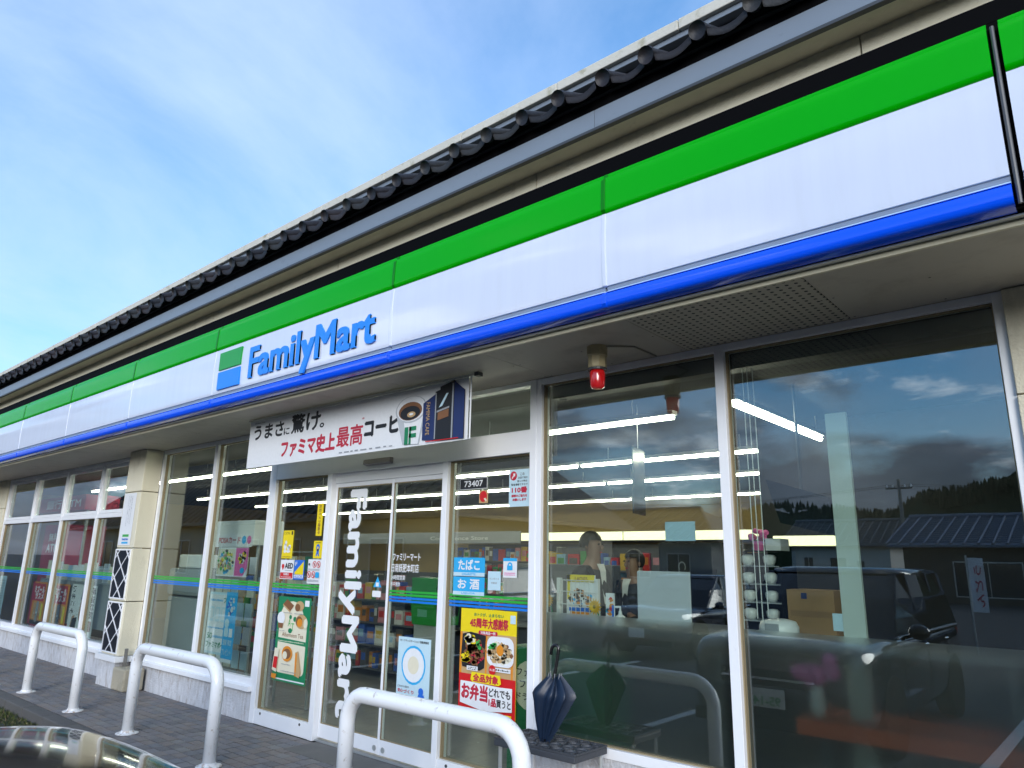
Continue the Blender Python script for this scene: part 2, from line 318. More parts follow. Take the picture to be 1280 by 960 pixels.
# ------------------------------------------------------------------ ground
def make_ground():
    asph = mat('asphalt', (.030, .030, .032), .82, var=.25, scale=3, bump=.8, bscale=160, dirt=(.055, .052, .048), dscale=1.5, dpos=(.5, .8), damt=.5)
    g = MB(); g.poly([(-900, -1500, -.10), (900, -1500, -.10), (900, 700, -.10), (-900, 700, -.10)])
    o = tag(g.build('parking_lot', asph, None), kind='structure')
    line = mat('road_paint', (.62, .62, .60), .7, var=.15, scale=14, dirt=(.1, .1, .1), dscale=18, dpos=(.55, .7), damt=.8)
    for x in (-12.6, -9.9, -7.2, -4.35, -1.35, 1.5, 4.3):
        MB().box(x-.06, x+.06, -7.6, -2.9, -.1, -.096).build('painted_line', line, o)
    for i in range(6):
        MB().box(-9.2+i*.9, -8.75+i*.9, -13.2, -10.2, -.1, -.096).build('painted_line', line, o)
    # raised pavement in front of the shop
    p = tag(empty('pavement'), kind='structure')
    tone = [mat('paving_tile_%s' % n, c, .62, var=.18, scale=9, bump=.4, bscale=90, dirt=(.10, .09, .08), dscale=5, dpos=(.55, .8), damt=.5) for n, c in
            (('grey', (.19, .18, .185)), ('brown', (.205, .18, .168)), ('slate', (.17, .17, .18)), ('pale', (.215, .207, .2)), ('dark', (.15, .143, .146)))]
    grout = mat('grout', (.016, .015, .015), .95, var=.3)
    MB().box(-20, 3.8, -1.165, .02, -.10, -.011).build('slab', grout, p)
    kerb = mat('kerb_stone', (.10, .095, .09), .9, var=.25, bump=.6, bscale=80)
    for i in range(40):
        x = -20+i*.6; MB().box(x, x+.593, -1.32, -1.172, -.11, -.002).build('kerb_stone', kerb, p, bevel=.012)
    w, d, g0 = .15, .0965, .0125
    proto = {}
    for k, t in enumerate(tone):
        m = MB().box(0, w-g0, 0, d-g0, -.02, 0).mesh('tile', t); proto[k] = m
    rest = [MB() for _ in tone]; rnd = random.Random(3)
    for j in range(12):
        for i in range(-133, 26):
            x = i*w; y = -1.162+j*d; k = rnd.choice((0, 0, 0, 0, 1, 1, 1, 2, 2, 3, 4)); dz = rnd.uniform(-.0022, .0008)
            if -7.65 <= x < -3.9:
                o2 = bpy.data.objects.new('tile', proto[k]); COL.objects.link(o2); o2.parent = p; o2.location = (x, y, dz)
            elif x > -17.5:
                rest[k].box(x, x+w-g0, y, y+d-g0, -.02, dz)
    for k, r in enumerate(rest): tag(r.build('tile_field', tone[k], p), kind='stuff')
    ent = mat('entrance_slab', (.13, .125, .12), .7, var=.2, dirt=(.2, .19, .17), dscale=4)
    MB().box(-5.82, -3.5, -.33, .01, -.02, .004).build('entrance_slab', ent, p, bevel=.003)
make_ground()

def make_moss():
    rnd = random.Random(5); mats = [mat('moss_dark', (.035, .05, .018), .9, var=.4), mat('moss_light', (.09, .11, .025), .9, var=.3), mat('dry_leaf', (.16, .13, .07), .9, var=.3)]
    b = MB()
    for _ in range(5200):
        x = rnd.uniform(-14.5, -7.6); y = -1.335-abs(rnd.gauss(0, .16)); b.mi = rnd.choice((0, 0, 0, 1, 1, 2))
        h = rnd.uniform(.010, .045); a = rnd.uniform(0, 6.28); w = rnd.uniform(.004, .011); lx, ly = rnd.uniform(-.03, .03), rnd.uniform(-.03, .03)
        c, s = math.cos(a)*w, math.sin(a)*w
        b.raw([(x-c, y-s, -.1), (x+c, y+s, -.1), (x+lx, y+ly, -.1+h)], [(0, 1, 2)])
    tag(b.build('moss_strip', mats), 'low moss and grass growing along the pavement kerb', 'moss', kind='stuff')
make_moss()

# ------------------------------------------------------------------ the shop
B = thing('store_building', 'cream single storey shop with dark tiled eaves and wide glazed front', 'building', (-8, 4, 0))
X0, X1 = -20.0, 3.8
def make_shell():
    # walls beside the glazing, in cladding panels with open joints
    def panels(x0, x1, zs):
        for a, b in zip(zs, zs[1:]):
            box('wall_panel', CREAM, B, x0, x1, -.03, .12, a+.004, b-.004, .004)
    panels(-.37, 1.6, [.0, .8, 1.6, 2.4, 2.935]); panels(1.61, X1, [.0, .8, 1.6, 2.4, 2.935])
    panels(-18.2, -16.44, [.0, .8, 1.6, 2.4, 2.935]); panels(X0, -18.21, [.0, .8, 1.6, 2.4, 2.935])
    for a, b in ((-16.44, -10.26), (-9.75, -6.97)):
        box('plinth', PLIN, B, a, b, .015, .14, -.02, .29)
    box('plinth', PLIN, B, -3.34, -.37, .015, .14, -.02, .40)
    # outer body
    dk = mat('outer_wall', (.55, .5, .36), .85, var=.1)
    for n, a in (('side_wall', (X0-.15, X0, -.03, 9.8, 0, 4.6)), ('side_wall', (X1, X1+.15, -.03, 9.8, 0, 4.6)), ('rear_wall', (X0, X1, 9.6, 9.75, 0, 4.6)), ('roof_slab', (X0, X1, -.45, 9.8, 4.45, 4.6))):
        box(n, dk, B, *a)
    # upper wall band over the sign, in lengths with sealed joints
    js = [X0, -17.6, -15.1, -13.5, -11.5, -9.4, -7.2, -4.97, -2.75, -.71, 1.5, X1]
    for a, b in zip(js, js[1:]): box('upper_wall', CREAM, B, a+.004, b-.004, -.75, -.55, 3.7, 4.12)
    box('eave_board', mat('eave_soffit', (.80, .75, .58), .8, var=.08, bump=.3, dirt=(.3, .24, .14), dscale=8, dpos=(.6, .85), damt=.5), B, X0, X1, -.925, -.55, 4.121, 4.15)
    box('eave_lip', DARK, B, X0, X1, -.94, -.905, 4.103, 4.121)
    for i in range(8):
        a = X0+i*2.975; box('fascia', FASC, B, a, a+2.972, -.935, -.926, 4.1215, 4.243)
    box('eave_shade_board', BLACK, B, X0, X1, -.932, -.60, 4.244, 4.31); box('eave_shade_board', mat('eave_dark', (.03, .03, .033), .5), B, X0, X1, -.955, -.90, 4.311, 4.322)  # near-black colour stands in for the shade under the overhanging roof tiles
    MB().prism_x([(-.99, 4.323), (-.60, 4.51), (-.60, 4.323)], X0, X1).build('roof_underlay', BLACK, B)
    box('parapet', mat('parapet', (.10, .105, .11), .6), B, X0, X1, -.64, -.46, 4.4, 4.655)
    box('flashing', FASC, B, X0, X1, -.705, -.46, 4.656, 4.695, .004)
    for i in range(26):
        a = X0+i*.916; box('coping', COPE, B, a+.002, a+.914, -.735, -.40, 4.6955, 4.766+.001*(i % 3), .006)
    # one eaves tile: round roll with a closed end and a dished pan with a turned-down lip
    t = MB(); L0, L1 = Vector((0, -1.035, 4.352)), Vector((0, -.62, 4.548)); ax = (L1-L0).normalized(); up = Vector((0, -ax.z, ax.y))
    r = .046; n = 10
    vs = []
    for P in (L0, L1):
        for k in range(n+1):
            a = math.pi*(-.15+1.3*k/n); vs.append(tuple(P+Vector((1, 0, 0))*r*math.cos(a)+up*r*math.sin(a)))
    t.raw(vs, [(k, k+1, n+2+k, n+1+k) for k in range(n)])
    F = L0-ax*.014
    dsk = [tuple(F+Vector((1, 0, 0))*r*1.08*math.cos(2*math.pi*k/14)+up*r*1.08*math.sin(2*math.pi*k/14)) for k in range(14)]
    dsb = [tuple(Vector(p)+ax*.035) for p in dsk]
    t.raw(dsk+dsb, [tuple(range(14))]+[(k, (k+1) % 14, 14+(k+1) % 14, 14+k) for k in range(14)])
    m = 8; top, bot, far = [], [], []
    for k in range(m+1):
        u = k/m; x = .045+u*.218; sag = -.030-.030*math.sin(math.pi*u)
        top.append(tuple(L0+Vector((x, 0, 0))+up*(sag+.02))); bot.append(tuple(L0+Vector((x, 0, 0))+up*(sag-.018))); far.append(tuple(L1+Vector((x, 0, 0))+up*(sag+.02)))
    t.raw(top+bot+far, [(k, k+1, m+2+k, m+1+k) for k in range(m)]+[(k+1, k, 2*m+2+k, 2*m+3+k) for k in range(m)])
    mes = []
    for nm, c in (('a', (.016, .013, .015)), ('b', (.026, .020, .021)), ('c', (.011, .010, .012)), ('d', (.022, .021, .020))):
        me = t.mesh('roof_tile', mat('dark_roof_tile_'+nm, c, .55, var=.45, scale=9, bump=.3, bscale=50, dirt=(.07, .07, .05), dscale=14, dpos=(.62, .75), damt=.5)); me.shade_smooth(); mes.append(me)
    rnd = random.Random(2); tiles = []
    for i in range(70):
        x = -17.95+i*.3062
        o = bpy.data.objects.new('roof_tile', rnd.choice(mes)); COL.objects.link(o); o.parent = B; o.location = Vector((x+rnd.uniform(-.007, .007), rnd.uniform(-.012, .010), rnd.uniform(-.006, .006)))-wloc(B)
        o.rotation_euler = (0, rnd.uniform(-.015, .015)*0, 0)
    # soffit boards under the sign
    xs = [X0+i*.91 for i in range(27)]
    perf = mat('perforated_board', (.50, .46, .37), .62, var=.05)
    nt = perf.node_tree; Lk = nt.links.new; pb = nt.nodes['Principled BSDF']
    tc = node(nt, 'ShaderNodeTexCoord'); mp = node(nt, 'ShaderNodeVectorMath', operation='SCALE'); mp.inputs['Scale'].default_value = 1/.046; Lk(tc.outputs['Object'], mp.inputs[0])
    fr = node(nt, 'ShaderNodeVectorMath', operation='FRACTION'); Lk(mp.outputs[0], fr.inputs[0])
    sb = node(nt, 'ShaderNodeVectorMath', operation='SUBTRACT'); sb.inputs[1].default_value = (.5, .5, 0); Lk(fr.outputs[0], sb.inputs[0])
    ml = node(nt, 'ShaderNodeVectorMath', operation='MULTIPLY'); ml.inputs[1].default_value = (1, 1, 0); Lk(sb.outputs[0], ml.inputs[0])
    ln = node(nt, 'ShaderNodeVectorMath', operation='LENGTH'); Lk(ml.outputs[0], ln.inputs[0])
    lt = node(nt, 'ShaderNodeMath', operation='LESS_THAN', i_1=.21); Lk(ln.outputs['Value'], lt.inputs[0])
    src = pb.inputs['Base Color'].links[0].from_socket; mm = node(nt, 'ShaderNodeMix', data_type='RGBA'); Lk(lt.outputs[0], mm.inputs[0]); Lk(src, mm.inputs[6]); mm.inputs[7].default_value = (.01, .009, .007, 1); Lk(mm.outputs[2], pb.inputs['Base Color'])
    sp = empty('soffit', (-8, 0, 2.94), B)
    cuts = [X0, -18.9, -17.08, -15.26, -13.44, -11.62, -9.8, -7.98, -6.16, -4.34, -3.2, -2.075, -1.075, .745, 2.5, X1]
    for a, b in zip(cuts, cuts[1:]):
        p = abs(a+2.075) < .01
        MB().box(a+.002, b-.002, -.80, .0, 2.937, 2.955).build('perforated_board' if p else 'soffit_board', perf if p else SOFF, sp)
    q = MB()
    for a, b in zip(cuts, cuts[1:]):
        for i in range(max(2, int((b-a)/.45))+1):
            for y in (-.77, -.4, -.04):
                x = a+.03+(b-a-.06)*i/max(2, int((b-a)/.45)); q.lathe([(.006, 2.9355), (.0055, 2.9345)], (x, y, 0), 6)
    tag(q.build('screw_heads', mat('screw_steel', (.10, .09, .08), .5), sp), kind='stuff')
    MB().tube([(-2.45, -.42, 2.931), (-2.30, -.30, 2.930), (-2.30, -.02, 2.931)], .006, 6).build('cable', mat('cable_cream', (.35, .32, .25), .6), sp)
    box('soffit_trim', mat('cream_trim', (.66, .61, .45), .5, var=.06, dirt=(.3, .24, .12), dscale=12, dpos=(.6, .8), damt=.6), B, X0, X1, -.822, -.803, 2.918, 2.952, .002)
    box('soffit_rail', ALUS, B, X0, X1, -.86, -.826, 2.944, 2.952); box('sign_backing', BLACK, B, X0, X1, -.86, -.78, 2.956, 3.9)
    # projecting pillar with dark lattice panels
    pl = empty('pillar', (-10, -.1, 0), B)
    for a, b in ((.37, 1.005), (1.015, 1.66), (1.67, 2.38), (2.39, 2.935)):
        box('pillar_cladding', CREAM, pl, -10.27, -9.75, -.22, .0, a, b, .008)
    box('pillar_base', ALUW, pl, -10.33, -9.69, -.27, .0, .30, .366, .006); box('pillar_footing', PLIN, pl, -10.27, -9.76, -.235, .0, -.02, .299)
    lat = mat('lattice_navy', (.005, .007, .013), .6, var=.2)
    for z0, z1 in ((.405, .985), (1.05, 1.635)):
        x0, x1 = -10.245, -9.80
        pn = MB().box(x0, x1, -.226, -.215, z0, z1).build('lattice_panel', lat, pl)
        fr_ = MB()
        for a in ((x0-.012, x1+.012, z0-.015, z0), (x0-.012, x1+.012, z1, z1+.015), (x0-.012, x0, z0, z1), (x1, x1+.012, z0, z1)): fr_.box(a[0], a[1], -.234, -.214, a[2], a[3])
        fr_.build('lattice_frame', ALUW, pl)
        # diagonal laths clipped to the panel
        w = .0095; dx, dz = (x1-x0), (z1-z0)
        for s in (1, -1):
            for c in (-1.25, -.5, .25):
                pts = []
                for tt in [i/120 for i in range(0, 121)]:
                    u = c+1.5*tt; v = tt
                    if 0 <= v <= 1 and 0 <= u <= 1: pts.append((x0+(u if s > 0 else 1-u)*dx, z0+v*dz))
                if len(pts) < 2: continue
                (ax_, az_), (bx_, bz_) = pts[0], pts[-1]; d = Vector((bx_-ax_, 0, bz_-az_)).normalized(); nrm = Vector((-d.z, 0, d.x))*w
                q = [Vector((ax_, 0, az_))-nrm, Vector((ax_, 0, az_))+nrm, Vector((bx_, 0, bz_))+nrm, Vector((bx_, 0, bz_))-nrm]
                MB().prism_y([(max(x0, min(x1, p.x)), max(z0, min(z1, p.z))) for p in q], -.2335+.002*(s > 0), -.224).build('lath', ALUW, pn)
make_shell()

# glazing -----------------------------------------------------------
def bars(x0, x1, z0, z1, fw, y0=.0, y1=.10, bottom=None):
    b = MB(); bw = bottom or fw
    b.box(x0, x0+fw, y0, y1, z0, z1).box(x1-fw, x1, y0, y1, z0, z1)
    b.box(x0+fw, x1-fw, y0+.002, y1, z1-fw, z1).box(x0+fw, x1-fw, y0+.002, y1, z0, z0+bw); return b
def pane(par, x0, x1, z0, z1, y=.066): return MB().box(x0, x1, y, y+.006, z0, z1).build('pane', GLASS, par)
def stripes(par, x0, x1, y=.062):
    for m, a, b in ((VGREEN, 1.314, 1.330), (VGREEN, 1.287, 1.304), (VBLUE, 1.262, 1.279), (VBLUE, 1.236, 1.253)):
        MB().box(x0, x1, y, y+.002, a, b).build('stripe', m, par)
def beads(par, x0, x1, z0, z1, y0=.03, y1=.064):
    """brownish gasket line round a pane"""
    b = MB(); g = .008
    b.box(x0, x0+g, y0, y1, z0, z1).box(x1-g, x1, y0, y1, z0, z1).box(x0+g, x1-g, y0, y1, z0, z0+g).box(x0+g, x1-g, y0, y1, z1-g, z1)
    return b.build('gasket', SEAL, par)
def sill_trim(par, x0, x1, z0):
    MB().prism_x([(-.045, z0), (.06, z0), (.06, z0+.12), (.0, z0+.12), (-.004, z0+.055), (-.045, z0+.045)], x0, x1).build('sill', ALUW, par, bevel=.003)
def make_glazing():
    # left bank: four lights, hopper windows over fixed panes
    w = empty('window', (-13.3, 0, .29), B); edges = [-16.42, -14.82, -13.30, -11.79, -10.26]
    bars(-16.42, -10.26, .30, 2.935, .05, bottom=.06).build('frame', ALUW, w, bevel=.003)
    sill_trim(w, -16.42, -10.27, .285)
    for x in edges[1:-1]: MB().box(x-.03, x+.03, -.004, .098, .36, 2.885).build('mullion', ALUW, w, bevel=.003)
    for a, b in zip(edges, edges[1:]):
        a2 = a+(.05 if a == edges[0] else .03); b2 = b-(.05 if b == edges[-1] else .03)
        MB().box(a2, b2, .0, .095, 2.10, 2.165).build('transom', ALUW, w, bevel=.003)
        bars(a2+.004, b2-.004, 2.17, 2.88, .045, .012, .08).build('sash', ALUW, w, bevel=.004)
        pane(w, a2+.05, b2-.05, 2.215, 2.835, .05); pane(w, a2, b2, .36, 2.10)
        beads(w, a2, b2, .36, 2.10); stripes(w, a2, b2)
    # second window, right of the pillar
    w = empty('window', (-8.3, 0, .29), B)
    bars(-9.75, -6.97, .30, 2.935, .05, bottom=.06).build('frame', ALUW, w, bevel=.003); sill_trim(w, -9.75, -6.97, .28)
    MB().box(-8.32, -8.25, -.004, .098, .36, 2.885).build('mullion', ALUW, w, bevel=.003)
    for a, b in ((-9.70, -8.32), (-8.25, -7.02)):
        pane(w, a, b, .36, 2.885); beads(w, a, b, .36, 2.885); stripes(w, a, b)
    # entrance bay
    e = empty('entrance', (-5.1, 0, 0), B)
    for a, b in ((-6.97, -6.885), (-5.955, -5.88), (-4.335, -4.275), (-3.40, -3.338)):
        top = 2.936 if a in (-6.97, -3.40) else 2.38
        MB().box(a, b, -.006, .10, .0, top).build('jamb', ALUW, e, bevel=.004)
    MB().box(-6.885, -3.40, -.002, .09, 2.381, 2.555).build('header', ALUW, e, bevel=.004)
    MB().box(-6.885, -3.40, .0, .09, 2.90, 2.936).build('transom', ALUW, e, bevel=.003)
    for a, b in ((-6.885, -5.14), (-5.10, -3.40)): pane(e, a, b, 2.556, 2.90)
    MB().box(-5.14, -5.10, .01, .09, 2.556, 2.90).build('mullion', ALUW, e)
    for a, b in ((-6.885, -5.955), (-4.275, -3.40)):          # side lights
        MB().box(a, b, .0, .09, .0, .135).build('bottom_rail', ALUW, e, bevel=.004)
        for fx in (.12, .85): MB().lathe([(.012, 0), (.012, .004)], (a+(b-a)*fx, -.004, .105), 10, 'y').build('screw_cap', DARK, e)
        pane(e, a, b, .135, 2.38); beads(e, a, b, .135, 2.38); stripes(e, a, b)
    MB().box(-5.88, -4.335, .035, .11, 2.29, 2.380).build('door_head', ALUW, e, bevel=.003)
    MB().prism_x([(-.05, 2.428), (-.002, 2.415), (-.002, 2.472), (-.045, 2.470)], -5.36, -4.98).build('door_sensor', mat('sensor_grey', (.30, .27, .25), .4), e, bevel=.006)
    MB().box(-5.88, -4.335, .02, .13, .001, .016).build('threshold', ALUS, e)
    for i, (a, b, y) in enumerate(((-5.875, -4.995, .045), (-5.03, -4.34, .040))):
        d = empty('sliding_door', ((a+b)/2, y, 0), B); y1 = y+.035; fw = .028
        k = MB(); k.box(a, a+fw, y, y1, .03, 2.288).box(b-fw, b, y, y1, .03, 2.288).box(a+fw, b-fw, y+.001, y1, 2.25, 2.288).box(a+fw, b-fw, y+.001, y1, .03, .145)
        k.build('door_frame', ALUW, d, bevel=.003)
        pane(d, a+fw, b-fw, .145, 2.25, y+.015); beads(d, a+fw, b-fw, .145, 2.25, y+.005, y+.014)
        MB().lathe([(.022, 0), (.022, .006), (.014, .008)], ((b-.07) if i == 0 else (a+.08), y-.007, .075), 14, 'y').build('lock', ALUS, d)
        if i == 1: stripes(d, a+fw, b-fw, y+.010)
    # big shop window, right of the entrance
    w = empty('window', (-1.9, 0, .40), B)
    bars(-3.338, -.372, .40, 2.936, .045, bottom=.06).build('frame', ALUW, w, bevel=.003)
    MB().box(-1.90, -1.84, -.006, .098, .46, 2.892).build('mullion', ALUW, w, bevel=.003)
    for (a, b), zf in zip(((-3.293, -1.90), (-1.84, -.417)), (1.245, 1.232)):
        pane(w, a, b, .46, 2.892); beads(w, a, b, .46, 2.892)
        q = MB(); q.poly([(a+.004, .074, .462), (b-.004, .074, .462), (b-.004, .074, zf), (a+.004, .074, zf)]); q.build('frosted_film', FROST, w)
make_glazing()

# ------------------------------------------------------------------ the sign over the front
def make_sign():
    s = thing('shop_sign', 'long green white and blue shop sign band above the windows', 'sign', (-6, -.9, 2.95))
    js = [-18.6, -16.6, -14.6, -12.6, -10.61, -8.59, -6.63, -3.955, -2.09, -.18, 1.75, 3.7]
    gp = [(-.885, 3.80), (-.908, 3.798), (-.912, 3.762), (-.937, 3.752), (-.945, 3.60), (-.944, 3.555), (-.925, 3.536), (-.885, 3.536)]
    wp = [(-.885, 3.534), (-.934, 3.534), (-.940, 3.50), (-.947, 3.38), (-.944, 3.20), (-.938, 3.090), (-.925, 3.087), (-.885, 3.086)]
    bp = [(-.885, 3.053), (-.930, 3.052), (-.945, 3.042), (-.949, 3.025), (-.946, 2.985), (-.932, 2.964), (-.895, 2.955), (-.868, 2.954), (-.868, 3.0)]
    def dense(pr):      # rounded profile through the given points
        out = []; n = len(pr)
        for i in range(n):
            p0, p1, p2, p3 = (Vector(pr[(i+k-1) % n]) for k in range(4)); out.append(tuple(p1))
            if (p2-p1).length < .02 or max(p1.x, p2.x) > -.89: continue
            for q in range(1, 4):
                t_ = q/4; out.append(tuple(.5*((2*p1)+(p2-p0)*t_+(2*p0-5*p1+4*p2-p3)*t_*t_+(3*p1-p0-3*p2+p3)*t_**3)))
        return out
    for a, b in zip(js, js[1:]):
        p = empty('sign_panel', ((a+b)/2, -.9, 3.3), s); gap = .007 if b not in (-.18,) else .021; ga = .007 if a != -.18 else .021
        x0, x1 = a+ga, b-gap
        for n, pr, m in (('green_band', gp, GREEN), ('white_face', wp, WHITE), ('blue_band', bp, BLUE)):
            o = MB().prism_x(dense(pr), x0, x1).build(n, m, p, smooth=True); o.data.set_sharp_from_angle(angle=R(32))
        MB().prism_x([(-.885, 3.085), (-.930, 3.085), (-.922, 3.068), (-.885, 3.068)], x0, x1).build('shade_strip', mat('sign_shade_grey', (.30, .37, .50), .3), p)  # grey colour holds the shade of the down-facing groove
        MB().prism_x([(-.885, 3.067), (-.922, 3.067), (-.938, 3.054), (-.885, 3.054)], x0, x1).build('sky_glint_strip', mat('sign_glint_pale', (.55, .74, .92), .25), p)  # pale colour imitates sky reflected on the blue band's top bevel
        if gap > .02: continue
        for n, pr, m in (('green_joint', gp, mat('joint_green', (.0, .20, .0), .35, spec=.2)), ('white_joint', wp, WHITE), ('blue_joint', bp, BLUE)):      # raised joint covers
            MB().prism_x([(y-.006 if y < -.89 else y, z) for y, z in pr], b-.017, b+.013).build(n, m, p, bevel=.005)
    MB().box(-.205, -.155, -.905, -.88, 2.96, 3.80).build('joint_channel', BLACK, s); MB().tube([(-.182, -.925, 2.965), (-.182, -.935, 3.1), (-.182, -.935, 3.5), (-.182, -.918, 3.77)], .009, 8).build('joint_rod', mat('old_chrome', (.10, .105, .11), .5, metal=.3), s)
    MB().box(-20, 3.8, -.90, -.755, 3.805, 3.855).build('top_trim', BLACK, s); MB().box(-20, 3.8, -.885, -.755, 3.862, 3.915).build('top_trim', BLACK, s)
    # emblem and raised letters
    def plate(n, x0, x1, z0, z1, m):
        MB().box(x0, x1, -.958, -.94, z0, z1).build(n, m, s, bevel=.002)
    plate('green_emblem', -6.51, -6.10, 3.312, 3.485, LGREEN); plate('blue_emblem', -6.51, -6.10, 3.120, 3.292, LBLUE)
    word = 'FamilyMart'
    full, _ = glyphs(word)
    ax, bx = min(v[0] for v in full), max(v[0] for v in full)
    fx0, fx1 = -5.93, -4.13; sx = (fx1-fx0)/(bx-ax); capz = (3.440-3.160)/.70; bo = .0105
    ring8 = [(1, 1), (1, -1), (-1, 1), (-1, -1), (1, 0), (-1, 0), (0, 1), (0, -1)]
    for i, ch in enumerate(word):
        pre, _ = glyphs(word[:i+1]); one, _ = glyphs(ch)
        xo = max(v[0] for v in pre)-max(v[0] for v in one)
        for nm, m, y0, y1, r_ in (('letter', LBLUE, -.960, -.944, bo),):
            vs, ff = glyphs(ch, 0, .5); mb = MB()
            for k, (a, b) in enumerate([(0, 0)]+ring8):
                mb.raw([(fx0+(v[0]+xo-ax)*sx+a*r_, y0+k*.00012+(.5-v[2])*(y1-y0), 3.158+v[1]*capz+b*r_*.8) for v in vs], ff)
            if nm == 'letter': par = mb.build('letter', m, s)
make_sign()

# ------------------------------------------------------------------ U-shaped rails
def make_rails():
    g = 'white U-shaped rails along the pavement'
    specs = [(-13.35, -11.80, 'white steel hoop rail cut by the left edge of the picture'), (-10.17, -8.66, 'white steel hoop rail in front of the lattice pillar'),
             (-7.29, -5.75, 'white steel hoop rail in front of the window right of the pillar'), (-4.05, -2.58, 'nearest white steel hoop rail in front of the sliding doors')]
    for a, b, lab in specs:
        t = thing('hoop_rail', lab, 'rail', ((a+b)/2, -1.02, 0), g); r0 = .05; y = -1.02; h = .745; c = .17
        pth = [(a, y, -.01), (a, y, h-c)]
        pth += [(a+c-c*math.cos(R(k*15)), y, h-c+c*math.sin(R(k*15))) for k in range(1, 7)]
        pth += [(b-c+c*math.sin(R(k*15)), y, h-c+c*math.cos(R(k*15))) for k in range(0, 7)] + [(b, y, -.01)]
        MB().tube(pth, r0, 20).build('hoop', WPAINT, t, smooth=True)
        for x in (a, b):
            MB().lathe([(.098, 0), (.098, .005), (.06, .012), (.052, .03)], (x, y, 0), 20).build('base_flange', mat('worn_flange', (.80, .80, .80), .5, dirt=(.30, .17, .08), dscale=24, dpos=(.48, .62), damt=.75), t, smooth=False)
        MB().lathe([(.007, 0), (.007, .003)], (a+c+.03, y-.012, h+.0475), 10).build('bolt', DARK, t)
make_rails()

# ------------------------------------------------------------------ print helper
PR = {}
def ink(n, c): return mat('print_'+n, c, .5, var=.06, scale=30)
INK = dict(white=ink('white', (.82, .83, .84)), black=ink('black', (.015, .015, .017)), red=ink('red', (.62, .012, .015)), blue=ink('blue', (.02, .16, .66)), sky=ink('sky', (.03, .42, .80)),
           pale=ink('pale', (.55, .74, .82)), green=ink('green', (.01, .22, .09)), lime=ink('lime', (.05, .42, .08)), yellow=ink('yellow', (.88, .68, .01)), orange=ink('orange', (.75, .27, .02)), brown=ink('brown', (.23, .10, .04)),
           tan=ink('tan', (.55, .36, .17)), cream=ink('cream', (.78, .73, .56)), pink=ink('pink', (.80, .16, .42)), grey=ink('grey', (.32, .34, .36)), dove=ink('dove', (.50, .53, .56)), navy=ink('navy', (.015, .03, .12)), crimson=ink('crimson', (.52, .02, .05)), skin=ink('skin', (.52, .30, .19)))
class Sheet:
    """A printed sheet facing the street, with its print laid on as separate layers."""
    def __init__(s, name, label, cat, x0, x1, z0, z1, y, col='white', th=.0015, group=None):
        s.x0, s.x1, s.z0, s.z1, s.y = x0, x1, z0, z1, y; s.k = 0
        s.o = tag(MB().box(x0, x1, y, y+th, z0, z1).build(name, INK[col], None, loc=((x0+x1)/2, y, z0)), label, cat, group)
    def X(s, u): return s.x0+(s.x1-s.x0)*u
    def Z(s, v): return s.z0+(s.z1-s.z0)*v
    def lay(s): s.k += 1; return s.y-.0006*s.k-.0004
    def put(s, name, col, fn):
        mb = MB(); fn(mb, s.lay()); return mb.build(name, INK[col], s.o)
    def text(s, col, items, bold=.01):
        def f(mb, y):
            for (b, u0, u1, v0, v1) in items: fit(mb, b, s.X(u0), s.X(u1), s.Z(v0), s.Z(v1), y, bold)
        return s.put('lettering', col, f)
    def rects(s, col, items, name='print'):
        return s.put(name, col, lambda mb, y: [rect(mb, s.X(a), s.X(b), s.Z(c), s.Z(d), y) for a, b, c, d in items])
    def discs(s, col, items, name='print'):
        return s.put(name, col, lambda mb, y: [disc(mb, s.X(a), s.Z(b), (s.x1-s.x0)*c, (s.z1-s.z0)*d, y) for a, b, c, d in items])
    def rr(s, col, items, r=.012, name='print'):
        return s.put(name, col, lambda mb, y: [rrect(mb, s.X(a), s.X(b), s.Z(c), s.Z(d), y, r) for a, b, c, d in items])
    def shape(s, col, pts, name='print'):
        return s.put(name, col, lambda mb, y: mb.poly([(s.X(u), y, s.Z(v)) for u, v in pts]))
    def scribble(s, col, x0, x1, z0, z1, rows, seed=1, name='small_print'):
        """rows of tiny strokes that read as fine print"""
        rnd = random.Random(seed)
        def f(mb, y):
            for i in range(rows):
                zc = z1-(z1-z0)*(i+.5)/rows; h = (z1-z0)/rows*.32; u = x0
                while u < x1:
                    w = rnd.uniform(.01, .03); rect(mb, s.X(u), s.X(min(x1, u+w)), s.Z(zc-h), s.Z(zc+h*rnd.uniform(.2, 1)), y); u += w+rnd.uniform(.006, .015)
        return s.put(name, col, f)
    def specks(s, cols, cx, cz, rx, rz, n, seed=1, size=.05, name='picture'):
        """a heap of small irregular patches, as in a food photograph"""
        rnd = random.Random(seed)
        for c in cols:
            def f(mb, y):
                for _ in range(n):
                    a = rnd.uniform(0, 6.28); q = math.sqrt(rnd.random()); x = cx+rx*q*math.cos(a); z = cz+rz*q*math.sin(a); k = rnd.randint(5, 7); r0 = size*rnd.uniform(.5, 1.2)
                    ang = rnd.uniform(0, 6.28)
                    mb.poly([(s.X(x)+r0*rnd.uniform(.7, 1.2)*math.cos(ang+6.28*i/k), y, s.Z(z)+r0*.7*rnd.uniform(.7, 1.2)*math.sin(ang+6.28*i/k)) for i in range(k)])
            s.put(name, c, f)

G = .0605    # outer face of the window film, just in front of the panes

